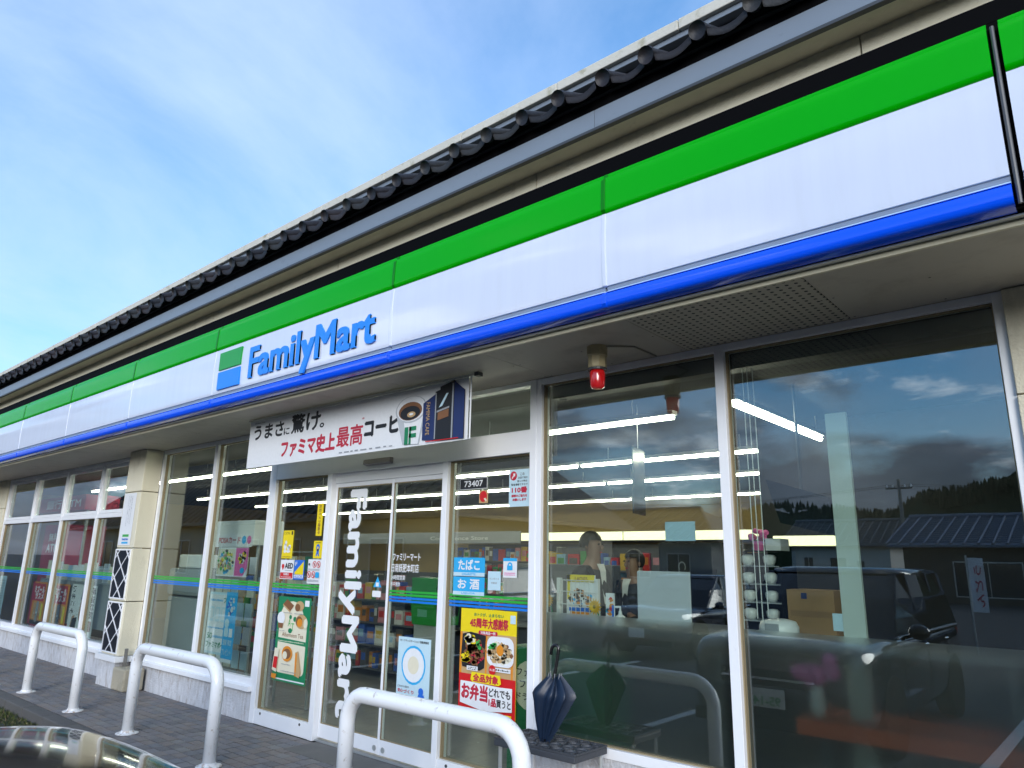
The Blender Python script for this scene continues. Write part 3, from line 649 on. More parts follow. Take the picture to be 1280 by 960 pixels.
# ------------------------------------------------------------------ banner under the soffit
def make_banner():
    s = Sheet('hanging_banner', 'long white banner with black and red Japanese lettering and a coffee cup', 'banner', -6.72, -3.62, 2.44, 2.905, -.45, 'white', .004)
    s.text('black', [('うまさ', .03, .20, .60, .90), ('に', .205, .235, .60, .74), ('驚', .245, .315, .60, .97), ('け', .325, .395, .60, .95), ('。', .395, .415, .62, .70)], .03)
    s.text('crimson', [('ファミマ史上', .20, .475, .14, .47)], .045); s.text('crimson', [('最高', .485, .60, .17, .55)], .018); s.text('black', [('コーヒー', .61, .80, .30, .58)], .05)
    s.text('crimson', [('*', .595, .605, .62, .66)]); s.text('black', [('FAMIMA CAFÉ', .03, .09, .945, .965)], .02)
    s.scribble('grey', .50, .73, .045, .085, 1, 3)
    # paper cup
    s.shape('dove', [(.770, .05), (.832, .02), (.856, .62), (.738, .62)]); s.shape('white', [(.785, .05), (.828, .03), (.848, .62), (.765, .62)])
    s.discs('dove', [(.797, .64, .060, .235)]); s.discs('white', [(.797, .65, .055, .215)]); s.discs('brown', [(.795, .61, .045, .16)]); s.discs('black', [(.795, .58, .038, .12)]); s.discs('tan', [(.80, .55, .016, .05)]); s.discs('white', [(.80, .555, .008, .02)])
    s.rects('green', [(.778, .792, .04, .34), (.795, .822, .27, .34), (.795, .822, .15, .22), (.795, .803, .04, .34)])
    # coffee machine
    s.shape('navy', [(.845, .08), (.845, .70), (.888, .82), (.888, .05)]); s.shape('black', [(.888, .05), (.888, .86), (.905, .88), (.905, .93), (.955, .995), (.965, .93), (.992, .80), (.992, .02)])
    s.shape('navy', [(.955, .03), (.955, .985), (.99, .80), (.99, .02)]); s.shape('grey', [(.889, .07), (.889, .84), (.893, .84), (.893, .07)]); s.shape('grey', [(.948, .05), (.948, .95), (.953, .95), (.953, .05)])
    s.shape('brown', [(.90, .37), (.90, .50), (.938, .54), (.938, .41)]); s.shape('pale', [(.903, .58), (.928, .80), (.936, .80), (.915, .60)]); s.shape('grey', [(.896, .50), (.896, .53), (.94, .58), (.94, .55)])
    s.put('lettering', 'tan', lambda mb, y: fit(mb, 'FAMIMA CAFE', s.X(.858), s.X(.872), s.Z(.15), s.Z(.70), y, .0, rot=True))
    s.shape('red', [(.86, .035), (.86, .05), (.975, .045), (.975, .03)])
    m = MB().box(-6.74, -3.52, -.462, -.43, 2.906, 2.925); m.build('hanging_rail', ALUS, s.o); MB().box(-3.55, -3.51, -.47, -.42, 2.898, 2.928).build('rail_end', DARK, s.o)
    MB().tube([(-3.60, -.447, 2.44), (-3.60, -.447, 2.906)], .006, 6).build('cord', WVIN, s.o)
make_banner()

# ------------------------------------------------------------------ lettering fixed to the doors (parts of the building)
def make_door_vinyl():
    d1, d2 = [c for c in B.children if c.name.startswith('sliding_door')]
    vs, fs = glyphs('FamilyMart', .035)
    m = MB(); fit(m, 'FamilyMart', -5.71, -5.41, .24, 2.205, .0555, .042, rot=True); m.build('lettering', WVIN, d1)
    m = MB(); m.poly([(-5.225, .0555, 1.345), (-5.115, .0555, 1.345), (-5.17, .0555, 1.435)]); m.build('warning_triangle', INK['sky'], d1)
    m = MB(); rect(m, -5.19, -5.15, 1.352, 1.385, .0550); m.build('warning_mark', WVIN, d1)
    m = MB(); rrect(m, -5.235, -5.115, 1.262, 1.315, .0555, .01); m.build('sticker', WVIN, d1)
    m = MB(); fit(m, 'ファミリーマート', -4.975, -4.62, 1.575, 1.635, .0505, .03); fit(m, '日南飫肥本町店', -4.985, -4.635, 1.48, 1.55, .0505, .015); fit(m, '24時間営業', -4.985, -4.80, 1.415, 1.455, .0505, .01); fit(m, '年中無休', -4.985, -4.86, 1.36, 1.40, .0505, .01)
    m.build('lettering', WVIN, d2)
make_door_vinyl()

# ------------------------------------------------------------------ posters and stickers on the glass
def make_posters():
    # side light left of the doors
    s = Sheet('sticker', 'yellow sticker with white cartoon hands above the AED sticker', 'sticker', -6.755, -6.565, 1.575, 1.855, G, 'yellow')
    s.text('black', [('こども', .08, .62, .86, .95)], .02); s.rects('black', [(.80, .93, .84, .97)]); s.discs('white', [(.35, .55, .10, .09), (.30, .42, .14, .10), (.62, .36, .13, .08), (.72, .42, .12, .07), (.3, .26, .12, .07), (.62, .25, .2, .05)]); s.scribble('brown', .1, .9, .04, .08, 1)
    s = Sheet('sticker', 'white and red AED sticker with a red heart', 'sticker', -6.755, -6.515, 1.372, 1.562, G, 'white')
    s.rects('red', [(.03, .97, .04, .34)]); s.shape('red', [(.20, .45), (.10, .65), (.13, .78), (.2, .76), (.27, .78), (.31, .65)], 'heart'); s.text('black', [('AED', .36, .95, .56, .82)], .04); s.text('white', [('設置店', .3, .7, .2, .31)], .02); s.scribble('white', .12, .88, .08, .15, 1); s.scribble('grey', .4, .9, .42, .48, 1)
    s = Sheet('sticker', 'blue and yellow diagonal security sticker beside the AED sticker', 'sticker', -6.505, -6.325, 1.372, 1.562, G, 'blue')
    s.shape('yellow', [(.10, .38), (.92, .94), (.92, .26), (.10, .26)]); s.rects('white', [(.06, .94, .08, .24)]); s.text('blue', [('ALSOK', .1, .9, .1, .22)], .03); s.text('white', [('F', .12, .3, .70, .9)])
    s = Sheet('notice', 'white notice with red prohibition circles beside the door jamb', 'notice', -6.265, -6.045, 1.343, 1.572, G, 'white')
    for u, v in ((.5, .79), (.82, .79), (.16, .37), (.5, .37)):
        s.discs('red', [(u, v, .145, .14)]); s.discs('white', [(u, v, .108, .105)]); s.discs('black', [(u, v, .05, .05)]); s.shape('red', [(u-.1, v+.07), (u-.07, v+.1), (u+.1, v-.07), (u+.07, v-.1)])
    s.discs('black', [(.16, .79, .06, .05)]); s.rr('sky', [(.68, .96, .25, .48)]); s.scribble('grey', .04, .96, .54, .62, 2, 4); s.scribble('grey', .04, .96, .08, .18, 2, 5)
    s = Sheet('sticker', 'small yellow sticker with a blue figure under the narrow yellow strip', 'sticker', -6.195, -6.045, 1.582, 1.748, G, 'yellow')
    s.discs('blue', [(.5, .62, .2, .2), (.5, .4, .14, .16)]); s.shape('blue', [(.38, .35), (.30, .12), (.42, .12), (.5, .3), (.58, .12), (.70, .12), (.62, .35)]); s.discs('yellow', [(.5, .60, .08, .08)]); s.scribble('black', .2, .8, .86, .93, 1)
    s = Sheet('sticker', 'tall narrow yellow strip sticker with vertical writing', 'sticker', -6.18, -6.085, 1.795, 2.115, G, 'yellow')
    s.put('lettering', 'brown', lambda mb, y: fit(mb, '防犯カメラ録画中', s.X(.3), s.X(.72), s.Z(.06), s.Z(.94), y, .02, rot=True))
    s = Sheet('poster', 'dark green dessert poster with cream centre and pastries', 'poster', -6.72, -6.155, .415, 1.205, G, 'green')
    s.put('print', 'cream', lambda mb, y: (rrect(mb, s.X(.08), s.X(.93), s.Z(.10), s.Z(.78), y, .05), disc(mb, s.X(.45), s.Z(.76), .20, .15, y-.0002)))
    s.rects('white', [(.02, .98, .02, .035), (.82, .95, .90, .97)]); s.shape('green', [(0, .46), (.93, .44), (.93, .49), (0, .51)]); s.scribble('cream', .08, .88, .462, .482, 1, 7)
    s.text('brown', [('Afternoon Tea', .20, .85, .525, .575)], .0); s.text('lime', [('A', .36, .44, .65, .74), ('T', .46, .55, .60, .69)], .0); s.discs('green', [(.56, .74, .05, .03), (.44, .60, .06, .03), (.42, .76, .04, .025)])
    s.shape('brown', [(.16, .91), (.28, .97), (.50, .90), (.40, .83)]); s.shape('tan', [(.16, .91), (.40, .83), (.40, .81), (.16, .89)]); s.discs('tan', [(.68, .90, .13, .06), (.76, .72, .17, .085)]); s.discs('brown', [(.62, .88, .08, .045), (.70, .72, .10, .06)]); s.discs('orange', [(.72, .705, .08, .05)]); s.discs('cream', [(.90, .70, .06, .06)])
    s.discs('white', [(.14, .74, .12, .075)]); s.shape('brown', [(.06, .68), (.22, .68), (.20, .62), (.07, .62)]); s.discs('orange', [(.42, .33, .16, .09)]); s.discs('brown', [(.42, .33, .12, .06)]); s.discs('cream', [(.36, .31, .07, .045)])
    s.shape('tan', [(.68, .36), (.76, .38), (.88, .14), (.84, .08), (.70, .10)]); s.shape('orange', [(.68, .36), (.70, .10), (.74, .09), (.74, .35)]); s.shape('cream', [(.04, .38), (.18, .38), (.14, .10), (.0, .12)]); s.shape('red', [(.04, .28), (.16, .28), (.14, .14), (.02, .15)]); s.shape('orange', [(.0, .08), (.16, .08), (.14, .02), (.0, .03)])
    s.scribble('grey', .22, .48, .80, .82, 1, 8); s.scribble('grey', .56, .82, .80, .82, 1, 9); s.scribble('grey', .05, .30, .585, .60, 1, 10); s.scribble('grey', .3, .55, .20, .22, 1, 11); s.scribble('grey', .3, .75, .12, .14, 1, 12)
    # right door leaf: safety poster (mascot left out)
    s = Sheet('poster', 'pale blue safety poster with a blue ring on the right door', 'poster', -4.84, -4.445, .44, .965, .0515, 'pale')
    s.discs('sky', [(.5, .60, .37, .285)]); s.discs('white', [(.5, .60, .33, .25)]); s.discs('cream', [(.5, .60, .17, .13)]); s.text('black', [('セーフティステーション活動実施店', .06, .94, .93, .965)], .02); s.text('black', [('これから街の', .05, .4, .26, .29)], .01); s.text('crimson', [('安心', .06, .22, .19, .24), ('づくり', .24, .55, .185, .235)], .03)
    s.discs('blue', [(.77, .24, .075, .055)]); s.shape('blue', [(.70, .20), (.86, .20), (.90, .13), (.84, .13), (.82, .10), (.90, .03), (.84, .02), (.77, .08), (.70, .02), (.64, .04), (.72, .12), (.66, .12)]); s.rects('white', [(.08, .2, .05, .15), (.26, .38, .05, .15), (.44, .56, .05, .15)]); s.text('red', [('!', .12, .15, .06, .14), ('!', .30, .33, .06, .14)], .02); s.rects('crimson', [(.48, .53, .07, .13)])
    # side light right of the doors
    s = Sheet('number_plate', 'black plate with white shop number in the side light', 'plate', -4.19, -3.885, 2.145, 2.232, G, 'white', .001)
    s.rects('black', [(.012, .988, .04, .96)]); s.text('white', [('73407', .17, .84, .24, .78)], .02)
    s = Sheet('sticker', 'tiny cream sticker with a red disc below the number plate', 'sticker', -3.97, -3.875, 2.03, 2.13, G, 'tan'); s.discs('red', [(.48, .52, .42, .44)]); s.shape('cream', [(.55, .32), (.78, .1), (.9, .2), (.7, .42)])
    s = Sheet('notice', 'pale blue police call notice with red 110 at the top of side light', 'notice', -3.655, -3.452, 1.99, 2.272, G, 'pale')
    s.discs('crimson', [(.22, .83, .17, .125)]); s.shape('white', [(.13, .77), (.17, .75), (.25, .83), (.29, .80), (.31, .90), (.19, .89), (.22, .86)]); s.text('black', [('この', .56, .76, .83, .90), ('お店で何か', .46, .92, .74, .80), ('困った時は', .42, .9, .65, .71), ('緊急通報ですので', .12, .92, .56, .62)], .01); s.text('crimson', [('110番', .16, .90, .37, .52), ('通報のご協力を', .14, .9, .255, .32), ('お願いします', .2, .86, .15, .215)], .05)
    for lab, z0, z1, jp, en in (('bright blue sticker reading tobacco in Japanese above the alcohol one', 1.468, 1.61, 'たばこ', 'CIGARETTE'), ('bright blue sticker reading alcohol in Japanese under the tobacco one', 1.325, 1.462, 'お 酒', 'LIQUOR')):
        s = Sheet('sticker', lab, 'sticker', -4.228, -3.888, z0, z1, G, 'sky'); s.rects('pale', [(0, 1, 0, .20)]); s.text('white', [(jp, .16, .84, .34, .88)], .03); s.text('sky', [(en, .28, .72, .05, .16)], .03)
    s = Sheet('notice', 'small pale notice with two lines right of the blue stickers', 'notice', -3.852, -3.722, 1.372, 1.51, G, 'pale'); s.text('grey', [('インボイス', .12, .88, .55, .66), ('対象店', .25, .72, .33, .44)], .02)
    s = Sheet('sticker', 'small white sticker with a blue padlock mark beside the frame', 'sticker', -3.698, -3.562, 1.468, 1.61, G, 'white'); s.rects('sky', [(0, 1, .84, 1)]); s.discs('sky', [(.5, .62, .18, .17)]); s.discs('white', [(.5, .62, .08, .08)]); s.rects('sky', [(.3, .7, .38, .62)]); s.scribble('pink', .1, .9, .1, .28, 2, 3)
    s = Sheet('poster', 'yellow and red lunch box sale poster with two photographed dishes', 'poster', -4.125, -3.555, .445, 1.228, G, 'yellow')
    s.rects('tan', [(0, 1, .36, .78)]); s.rects('orange', [(.0, .04, .36, .78), (.47, .5, .36, .78), (.92, .95, .36, .70)]); s.rects('red', [(0, 1, 0, .40)])
    s.text('green', [('おトクが、止まらない', .25, .78, .935, .965)], .03); s.text('crimson', [('45周年', .18, .50, .83, .915), ('大感謝祭', .51, .86, .825, .92)], .05); s.rr('crimson', [(.34, .68, .765, .805)]); s.text('white', [('対象商品一例', .38, .64, .772, .80)], .02); s.rects('pale', [(.90, .99, .89, .965)])
    s.shape('black', [(.05, .76), (.20, .785), (.48, .76), (.46, .47), (.38, .44), (.06, .46), (.03, .55)]); s.specks(['brown', 'crimson', 'brown'], .28, .60, .15, .12, 34, 3, .03); s.specks(['yellow', 'cream'], .20, .715, .09, .035, 14, 4, .028); s.specks(['yellow'], .13, .55, .06, .05, 16, 5, .024); s.specks(['lime'], .37, .68, .04, .04, 6, 6, .02)
    s.put('print', 'white', lambda mb, y: rrect(mb, s.X(.51), s.X(.975), s.Z(.50), s.Z(.765), y, .06)); s.specks(['tan', 'brown', 'cream', 'tan'], .74, .62, .18, .09, 26, 8, .026); s.specks(['lime'], .62, .68, .06, .035, 8, 9, .022); s.discs('orange', [(.745, .645, .06, .05)], 'picture')
    s.rects('white', [(.16, .36, .435, .475), (.66, .93, .455, .49)]); s.scribble('black', .18, .34, .44, .47, 2, 4); s.scribble('black', .68, .91, .462, .485, 1, 5); s.discs('red', [(.62, .465, .06, .045)]); s.text('white', [('大人気', .575, .665, .455, .478)], .02)
    s.shape('yellow', [(.24, .355), (.26, .425), (.76, .425), (.78, .355), (.74, .335), (.28, .335)]); s.text('crimson', [('全品対象', .29, .73, .345, .412)], .05)
    s.shape('white', [(.06, .335), (.24, .335), (.5, .33), (.76, .325), (.97, .33), (.97, .13), (.5, .095), (.06, .14)]); s.text('crimson', [('お弁当', .09, .55, .18, .315), ('1品', .58, .70, .15, .215)], .05); s.text('black', [('どれでも', .58, .94, .235, .305), ('買うと', .71, .95, .15, .215)], .03)
    s.rr('white', [(.04, .31, .0, .10)]); s.rects('crimson', [(.07, .18, .06, .08), (.07, .18, .03, .045)]); s.rects('lime', [(.22, .29, .02, .085)]); s.text('yellow', [('無料', .34, .72, .0, .095)], .06); s.text('yellow', [('引換券', .75, .97, .0, .075)], .05); s.rects('yellow', [(.74, .97, .082, .10)])
    # window right of the pillar
    s = Sheet('poster', 'pink and white photo poster in the window right of the pillar', 'poster', -8.20, -7.52, 1.365, 1.685, .12, 'white')
    s.rects('cream', [(.02, .58, .05, .95)]); s.shape('pink', [(.60, .98), (1.0, .98), (1.0, .3), (.88, .02), (.60, .02)]); s.specks(['black', 'sky', 'yellow', 'skin', 'lime'], .3, .5, .26, .38, 12, 21, .03); s.specks(['white', 'black', 'yellow'], .82, .66, .12, .22, 7, 22, .03); s.discs('sky', [(.86, .22, .07, .1)])
    s = Sheet('poster', 'white point card poster with green writing in the window', 'poster', -8.235, -7.66, .53, 1.19, .10, 'pale')
    s.rects('white', [(.03, .97, .04, .96)]); s.text('green', [('ファミ', .58, .95, .83, .91), ('ファミマポイント', .05, .95, .10, .20), ('50', .06, .26, .24, .33)], .04); s.scribble('sky', .06, .55, .84, .90, 1, 3); s.scribble('sky', .28, .92, .25, .32, 1, 4); s.scribble('sky', .06, .92, .40, .44, 1, 5)
    s.put('print', 'pale', lambda mb, y: [rrect(mb, s.X(.07+.23*i), s.X(.25+.23*i), s.Z(.52), s.Z(.76), y, .015) for i in range(4)]); s.put('print', 'white', lambda mb, y: [rrect(mb, s.X(.10+.23*i), s.X(.22+.23*i), s.Z(.56), s.Z(.73), y, .012) for i in range(4)])
    s = Sheet('poster', 'narrow bright blue strip poster overlapping the point card poster', 'poster', -7.84, -7.60, .47, 1.20, .093, 'sky')
    s.specks(['pale', 'blue', 'white'], .5, .78, .3, .16, 8, 31, .03); s.rr('pale', [(.12, .48, .36, .48)]); s.rects('white', [(.56, .86, .36, .48)]); s.discs('pale', [(.3, .55, .2, .07)]); s.text('pale', [('登録', .12, .46, .24, .32), ('限定', .55, .88, .24, .32), ('プレゼント', .1, .9, .1, .19)], .02); s.rects('white', [(.0, 1, .0, .05)])
    # left bank, from left to right
    s = Sheet('notice', 'grey printed notice at the far left window edge', 'notice', -16.36, -15.95, .42, 1.16, .10, 'pale'); s.scribble('grey', .08, .92, .08, .92, 14, 41)
    for a, b, lab in ((-14.84, -14.20, 'red and orange hot snack poster in the second light from the left'), (-13.84, -13.14, 'red and orange hot snack poster left of the portrait poster')):
        s = Sheet('poster', lab, 'poster', a-.1, b, .40, 1.10, .25, 'orange'); s.rects('crimson', [(0, .14, 0, 1), (.14, .9, .55, .96)]); s.text('white', [('ミズール', .2, .86, .74, .90), ('ラスメ', .3, .85, .6, .73)], .06); s.put('print', 'tan', lambda mb, y: [rrect(mb, s.X(.28+.2*i), s.X(.42+.2*i), s.Z(.12+.05*i), s.Z(.52), y, .04) for i in range(3)])
        s.rects('black', [(.16, .98, .0, .10)]); s.put('print', 'grey', lambda mb, y: rrect(mb, s.X(.46), s.X(.64), s.Z(.06), s.Z(.54), y, .04)); s.specks(['white', 'black'], .55, .25, .25, .15, 9, 44, .02); s.rects('yellow', [(.80, .92, .14, .50)])
    s = Sheet('poster', 'tall white drink poster of a person in a dark cap', 'poster', -13.06, -12.03, .36, 1.115, .262, 'white')
    s.put('lettering', 'black', lambda mb, y: (fit(mb, 'いまこそ', s.X(.03), s.X(.17), s.Z(.40), s.Z(.96), y, .03, rot=True), fit(mb, '厚塩炒飯', s.X(.82), s.X(.95), s.Z(.36), s.Z(.96), y, .03, rot=True)))
    s.shape('skin', [(.40, .40), (.44, .28), (.60, .24), (.66, .40), (.68, .62), (.60, .76), (.46, .74), (.42, .60)]); s.shape('navy', [(.42, .70), (.46, .92), (.56, .98), (.66, .92), (.70, .70), (.66, .74), (.50, .72)]); s.shape('white', [(.30, .0), (.36, .26), (.46, .30), (.60, .24), (.72, .28), (.78, .0)]); s.shape('skin', [(.10, .06), (.16, .36), (.26, .40), (.28, .20), (.24, .02)]); s.shape('black', [(.14, .08), (.18, .32), (.36, .36), (.34, .08)]); s.shape('brown', [(.84, .12), (.84, .32), (.95, .32), (.95, .12)])
    s.rects('black', [(.475, .53, .585, .6), (.60, .65, .585, .6)]); s.shape('brown', [(.50, .43), (.58, .41), (.62, .44), (.56, .46)])
    # pillar notice
    s = Sheet('notice_board', 'white notice with small vertical writing and a green and blue emblem on pillar', 'notice', -10.235, -9.86, 1.70, 2.37, -.2265, 'white', .003)
    s.rects('lime', [(.30, .82, .16, .205)]); s.rects('sky', [(.30, .82, .03, .065)]); s.text('blue', [('FamilyMart', .30, .82, .085, .135)], .04)
    s.put('lettering', 'grey', lambda mb, y: [fit(mb, t, s.X(u), s.X(u+.045), s.Z(v), s.Z(.94), y, .01, rot=True) for t, u, v in (('地域の皆様に愛される店づくりを', .70, .40), ('目指してまいります', .56, .42), ('どうぞよろしくお願いいたします', .42, .36))])
    # papers inside the big window
    s = Sheet('paper_sheet', 'small pale paper taped high in the middle window', 'paper', -2.33, -2.12, 1.73, 1.85, .078, 'pale')
make_posters()

# ------------------------------------------------------------------ things in front of the glass
def make_front_things():
    # red beacon under the soffit
    t = thing('beacon', 'red warning beacon in a cream housing under the soffit', 'beacon', (-2.50, -.42, 2.62))
    x, y = -2.50, -.42; cr = mat('beacon_housing', (.50, .42, .24), .5, dirt=(.2, .15, .08), dscale=10)
    MB().lathe([(.066, 2.937), (.066, 2.875), (.060, 2.868), (.060, 2.80), (.052, 2.79)], (x, y, 0), 8).build('housing', cr, t)
    MB().lathe([(.062, 2.792), (.062, 2.778)], (x, y, 0), 18).build('collar', DARK, t)
    rd = mat('red_lens', (.42, .005, .008), .15, var=.1, coat=.8, emit=(.9, .02, .02), estr=.06)
    MB().lathe([(.046, 2.777), (.050, 2.76), (.047, 2.69), (.042, 2.668), (.028, 2.66)], (x, y, 0), 18).build('lens', rd, t, smooth=True)
    # concrete block at the foot of the pillar
    t = thing('concrete_block', 'short concrete block with a steel stub beside the lattice pillar', 'block', (-9.55, -.14, 0))
    MB().prism_z([(-9.745, -.26), (-9.39, -.26), (-9.39, -.02), (-9.745, -.02)], 0, .255).build('block', CONC, t, bevel=.02)
    MB().box(-9.69, -9.655, -.17, -.14, .25, .46).build('steel_stub', mat('old_steel', (.25, .24, .22), .6, metal=.6), t)
    # drip tray stool
    t = thing('drip_tray_stand', 'low dark metal stand with round hollows in its top under the umbrella', 'stand', (-2.85, -.25, 0))
    pl = mat('stand_plastic', (.055, .06, .07), .5, var=.2, bump=.3)
    x0, x1, y0, y1, zt = -3.31, -2.68, -.43, -.09, .505
    MB().box(x0, x1, y0, y1, zt-.05, zt-.012).build('tray', pl, t, bevel=.006)
    rim = MB(); rim.box(x0, x1, y0, y0+.012, zt-.011, zt).box(x0, x1, y1-.012, y1, zt-.011, zt).box(x0, x0+.012, y0+.012, y1-.012, zt-.011, zt).box(x1-.012, x1, y0+.012, y1-.012, zt-.011, zt); rim.build('tray_rim', pl, t)
    for j in range(4):
        for i in range(6):
            cx = x0+.06+i*.10+(.02 if j % 2 else 0); cy = y0+.055+j*.086
            MB().lathe([(.040, zt-.012), (.040, zt-.002), (.033, zt-.001), (.028, zt-.010), (.001, zt-.0105)], (cx, cy, 0), 14).build('hollow', pl, t, smooth=False)
    for a, b in ((x0+.03, y0+.03), (x1-.03, y0+.03), (x0+.03, y1-.03), (x1-.03, y1-.03)):
        MB().tube([(a, b, 0), (a, b, zt-.05)], .012, 8).build('leg', ALUS, t)
    for b in (y0+.03, y1-.03): MB().tube([(x0+.03, b, .14), (x1-.03, b, .14)], .008, 6).build('stretcher', ALUS, t)
    # closed umbrella leaning on the glass
    t = thing('umbrella', 'closed dark navy umbrella standing handle up on the low stand', 'umbrella', (-3.0, -.24, .505))
    nav = mat('umbrella_cloth', (.006, .017, .042), .45, var=.35, scale=8); hm = mat('umbrella_handle', (.006, .006, .007), .25, coat=.5)
    base = Vector((-3.03, -.265, .496)); top = Vector((-2.975, -.235, .895)); ax = (top-base)
    N = 64; rows = 16
    def f(u, v):
        a = 2*math.pi*u; rib = .5+.5*math.cos(8*a)         # eight folds
        if v < .70: env = .028+.105*(v/.70)**.9
        else: env = .133-.10*((v-.70)/.30)**1.2
        dip = .030 if v > .85 else 0
        r = env*(.60+.40*rib**1.4)*(1+.10*math.sin(3*a+1.2)+.06*math.sin(5*a))
        zz = v-(.10*(1-rib)*max(0, (v-.62)/.38))
        tw = .5*v
        return base+ax*zz+Vector((math.cos(a+tw)*r*1.22, math.sin(a+tw)*r*.72, 0))
    m = MB(); m.grid(f, N, rows); m.build('canopy', nav, t, smooth=True)
    d = ax.normalized()
    MB().tube([base-d*.0, base+d*.02], [.02, .024], 10).build('ferrule', hm, t)
    p0 = base+d*.30; hp = [p0+d*k*.031 for k in range(0, 9)]; e = hp[-1]; side = Vector((-1, -.15, 0)).normalized(); rr_ = .026
    hk = [e+side*rr_*(1-math.cos(R(k*20)))+d*rr_*1.2*math.sin(R(k*20)) for k in range(1, 10)]; hk.append(hk[-1]-d*.03)
    MB().tube(hp+hk, [.006]*3+[.011]*(len(hp)-3+len(hk)), 10).build('handle', hm, t, smooth=True)
    for k in range(8):
        a = 2*math.pi*k/8+.45; q = base+ax*.985+Vector((math.cos(a)*.045, math.sin(a)*.03, 0)); MB().tube([q-d*.05, q+d*.012], [.0025, .003], 6).build('rib_tip', mat('rib_tip_grey', (.25, .26, .27), .5), t)
make_front_things()

# ------------------------------------------------------------------ inside of the shop
def make_interior():
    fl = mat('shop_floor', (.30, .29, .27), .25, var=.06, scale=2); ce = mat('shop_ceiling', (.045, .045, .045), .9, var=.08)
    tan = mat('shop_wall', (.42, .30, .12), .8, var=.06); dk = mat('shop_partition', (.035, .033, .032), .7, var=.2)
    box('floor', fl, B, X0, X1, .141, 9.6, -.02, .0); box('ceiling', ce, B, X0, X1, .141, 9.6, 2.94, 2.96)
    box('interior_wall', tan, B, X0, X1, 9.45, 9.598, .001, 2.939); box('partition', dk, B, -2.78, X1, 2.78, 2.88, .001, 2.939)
    box('interior_wall', tan, B, -19.9, -19.8, .15, 9.4, .001, 2.939)
    # pale column just behind the glass, right of the entrance
    box('blind_box', DARK, B, -3.29, -.42, .13, .24, 2.80, 2.932)
    # lamps
    hs = mat('lamp_housing', (.6, .6, .58), .5); tb = mat('lamp_tube', (.9, .9, .85), .4, emit=(1, .94, .78), estr=12)
    g = {1.05: 'tube lights in the row nearest the window', 3.1: 'tube lights in the second row', 4.9: 'tube lights in the third row', 7.4: 'tube lights in the far row'}
    lab = {1.05: 'tube light in the row nearest the glass', 3.1: 'tube light in the second row inside', 4.9: 'tube light in the third row inside', 7.4: 'tube light in the far row inside'}
    for y, xe, n in ((1.05, -2.75, 5), (3.1, -2.70, 5), (4.9, -3.5, 5), (7.4, -4.6, 5)):
        for i in range(n):
            b = xe-i*2.5; a = b-2.45
            t = thing('ceiling_light', lab[y]+', %s from the right' % ('first', 'second', 'third', 'fourth', 'fifth')[i], 'light', ((a+b)/2, y, 2.72), g[y])
            MB().box(a, b, y-.04, y+.04, 2.765, 2.80).build('housing', hs, t); MB().tube([(a+.01, y, 2.745), (b-.01, y, 2.745)], .017, 8).build('tube', tb, t)
            for x in (a+.4, b-.4): MB().tube([(x, y, 2.80), (x, y, 2.94)], .006, 6).build('hanger', hs, t)
    t = thing('ceiling_light', 'tube light running away from the glass in the right window', 'light', (-2.15, 1.9, 2.72))
    MB().box(-2.19, -2.11, .8, 2.70, 2.765, 2.80).build('housing', hs, t); MB().tube([(-2.15, .81, 2.74), (-2.15, 2.69, 2.74)], .024, 8).build('tube', tb, t)
    for y in (1.1, 2.6): MB().tube([(-2.15, y, 2.80), (-2.15, y, 2.94)], .006, 6).build('hanger', hs, t)
    # lit pelmet over the back shelves
    t = thing('light_pelmet', 'long pale lit pelmet above the back wall shelves', 'light', (-8.6, 8.9, 2.08))
    lp = mat('pelmet_glow', (.8, .78, .6), .6, emit=(1, .93, .55), estr=.9)
    for i in range(4): MB().box(-13.2+i*2.5, -10.76+i*2.5, 8.86, 8.90, 2.07, 2.24).build('diffuser', lp, t)
    MB().box(-13.2, -3.2, 8.901, 9.4, 2.07, 2.25).build('housing', hs, t)
    t = thing('light_pelmet', 'short pale lit pelmet beside the pale post in the right window', 'light', (-2.3, 2.7, 1.73))
    MB().box(-2.62, -2.05, 2.60, 2.62, 1.775, 1.86).build('diffuser', lp, t); MB().box(-2.62, -2.05, 2.621, 2.78, 1.77, 1.865).build('housing', hs, t)
    # back wall shelving full of goods
    rnd = random.Random(11); sh = mat('shelf_steel', (.10, .10, .10), .5); cols = [(.55, .03, .03), (.65, .42, .03), (.06, .30, .07), (.60, .60, .56), (.03, .10, .42), (.55, .20, .03), (.10, .09, .08), (.6, .25, .28), (.25, .45, .6)]
    pk = [mat('pack_%d' % i, c, .35, var=.25, scale=18) for i, c in enumerate(cols)]
    def shelf(name, label, x0, x1, y0, y1, h, levels, back):
        t = thing(name, label, 'shelf', ((x0+x1)/2, (y0+y1)/2, 0))
        MB().box(x0, x1, back-.02, back+.02, .0, h).build('back_panel', sh, t)
        for i in range(levels): MB().box(x0, x1, y0, y1 if abs(back-y1) < .1 else y1, .12+i*(h-.14)/levels-.02, .12+i*(h-.14)/levels).build('shelf_board', sh, t)
        m = MB(); gap = (h-.14)/levels
        for i in range(levels):
            z = .121+i*gap; x = x0+.02
            while x < x1-.15:
                w = rnd.uniform(.07, .2); hh = rnd.uniform(.55, .88)*gap; m.mi = rnd.randrange(len(pk))
                d = rnd.uniform(.0, .05)
                for (ya, yb) in ((y0+.02+d, y0+.2), ):
                    m.box(x, x+w, ya, yb, z, z+hh)
                    mi = m.mi; m.mi = rnd.randrange(len(pk)); m.box(x+w*.15, x+w*.85, ya-.003, ya-.001, z+hh*.35, z+hh*.75); m.mi = mi
                x += w+rnd.uniform(.004, .03)
        tag(m.build('packaged_goods', pk), None, None, kind='stuff'); o = bpy.data.objects[-1]
        return t
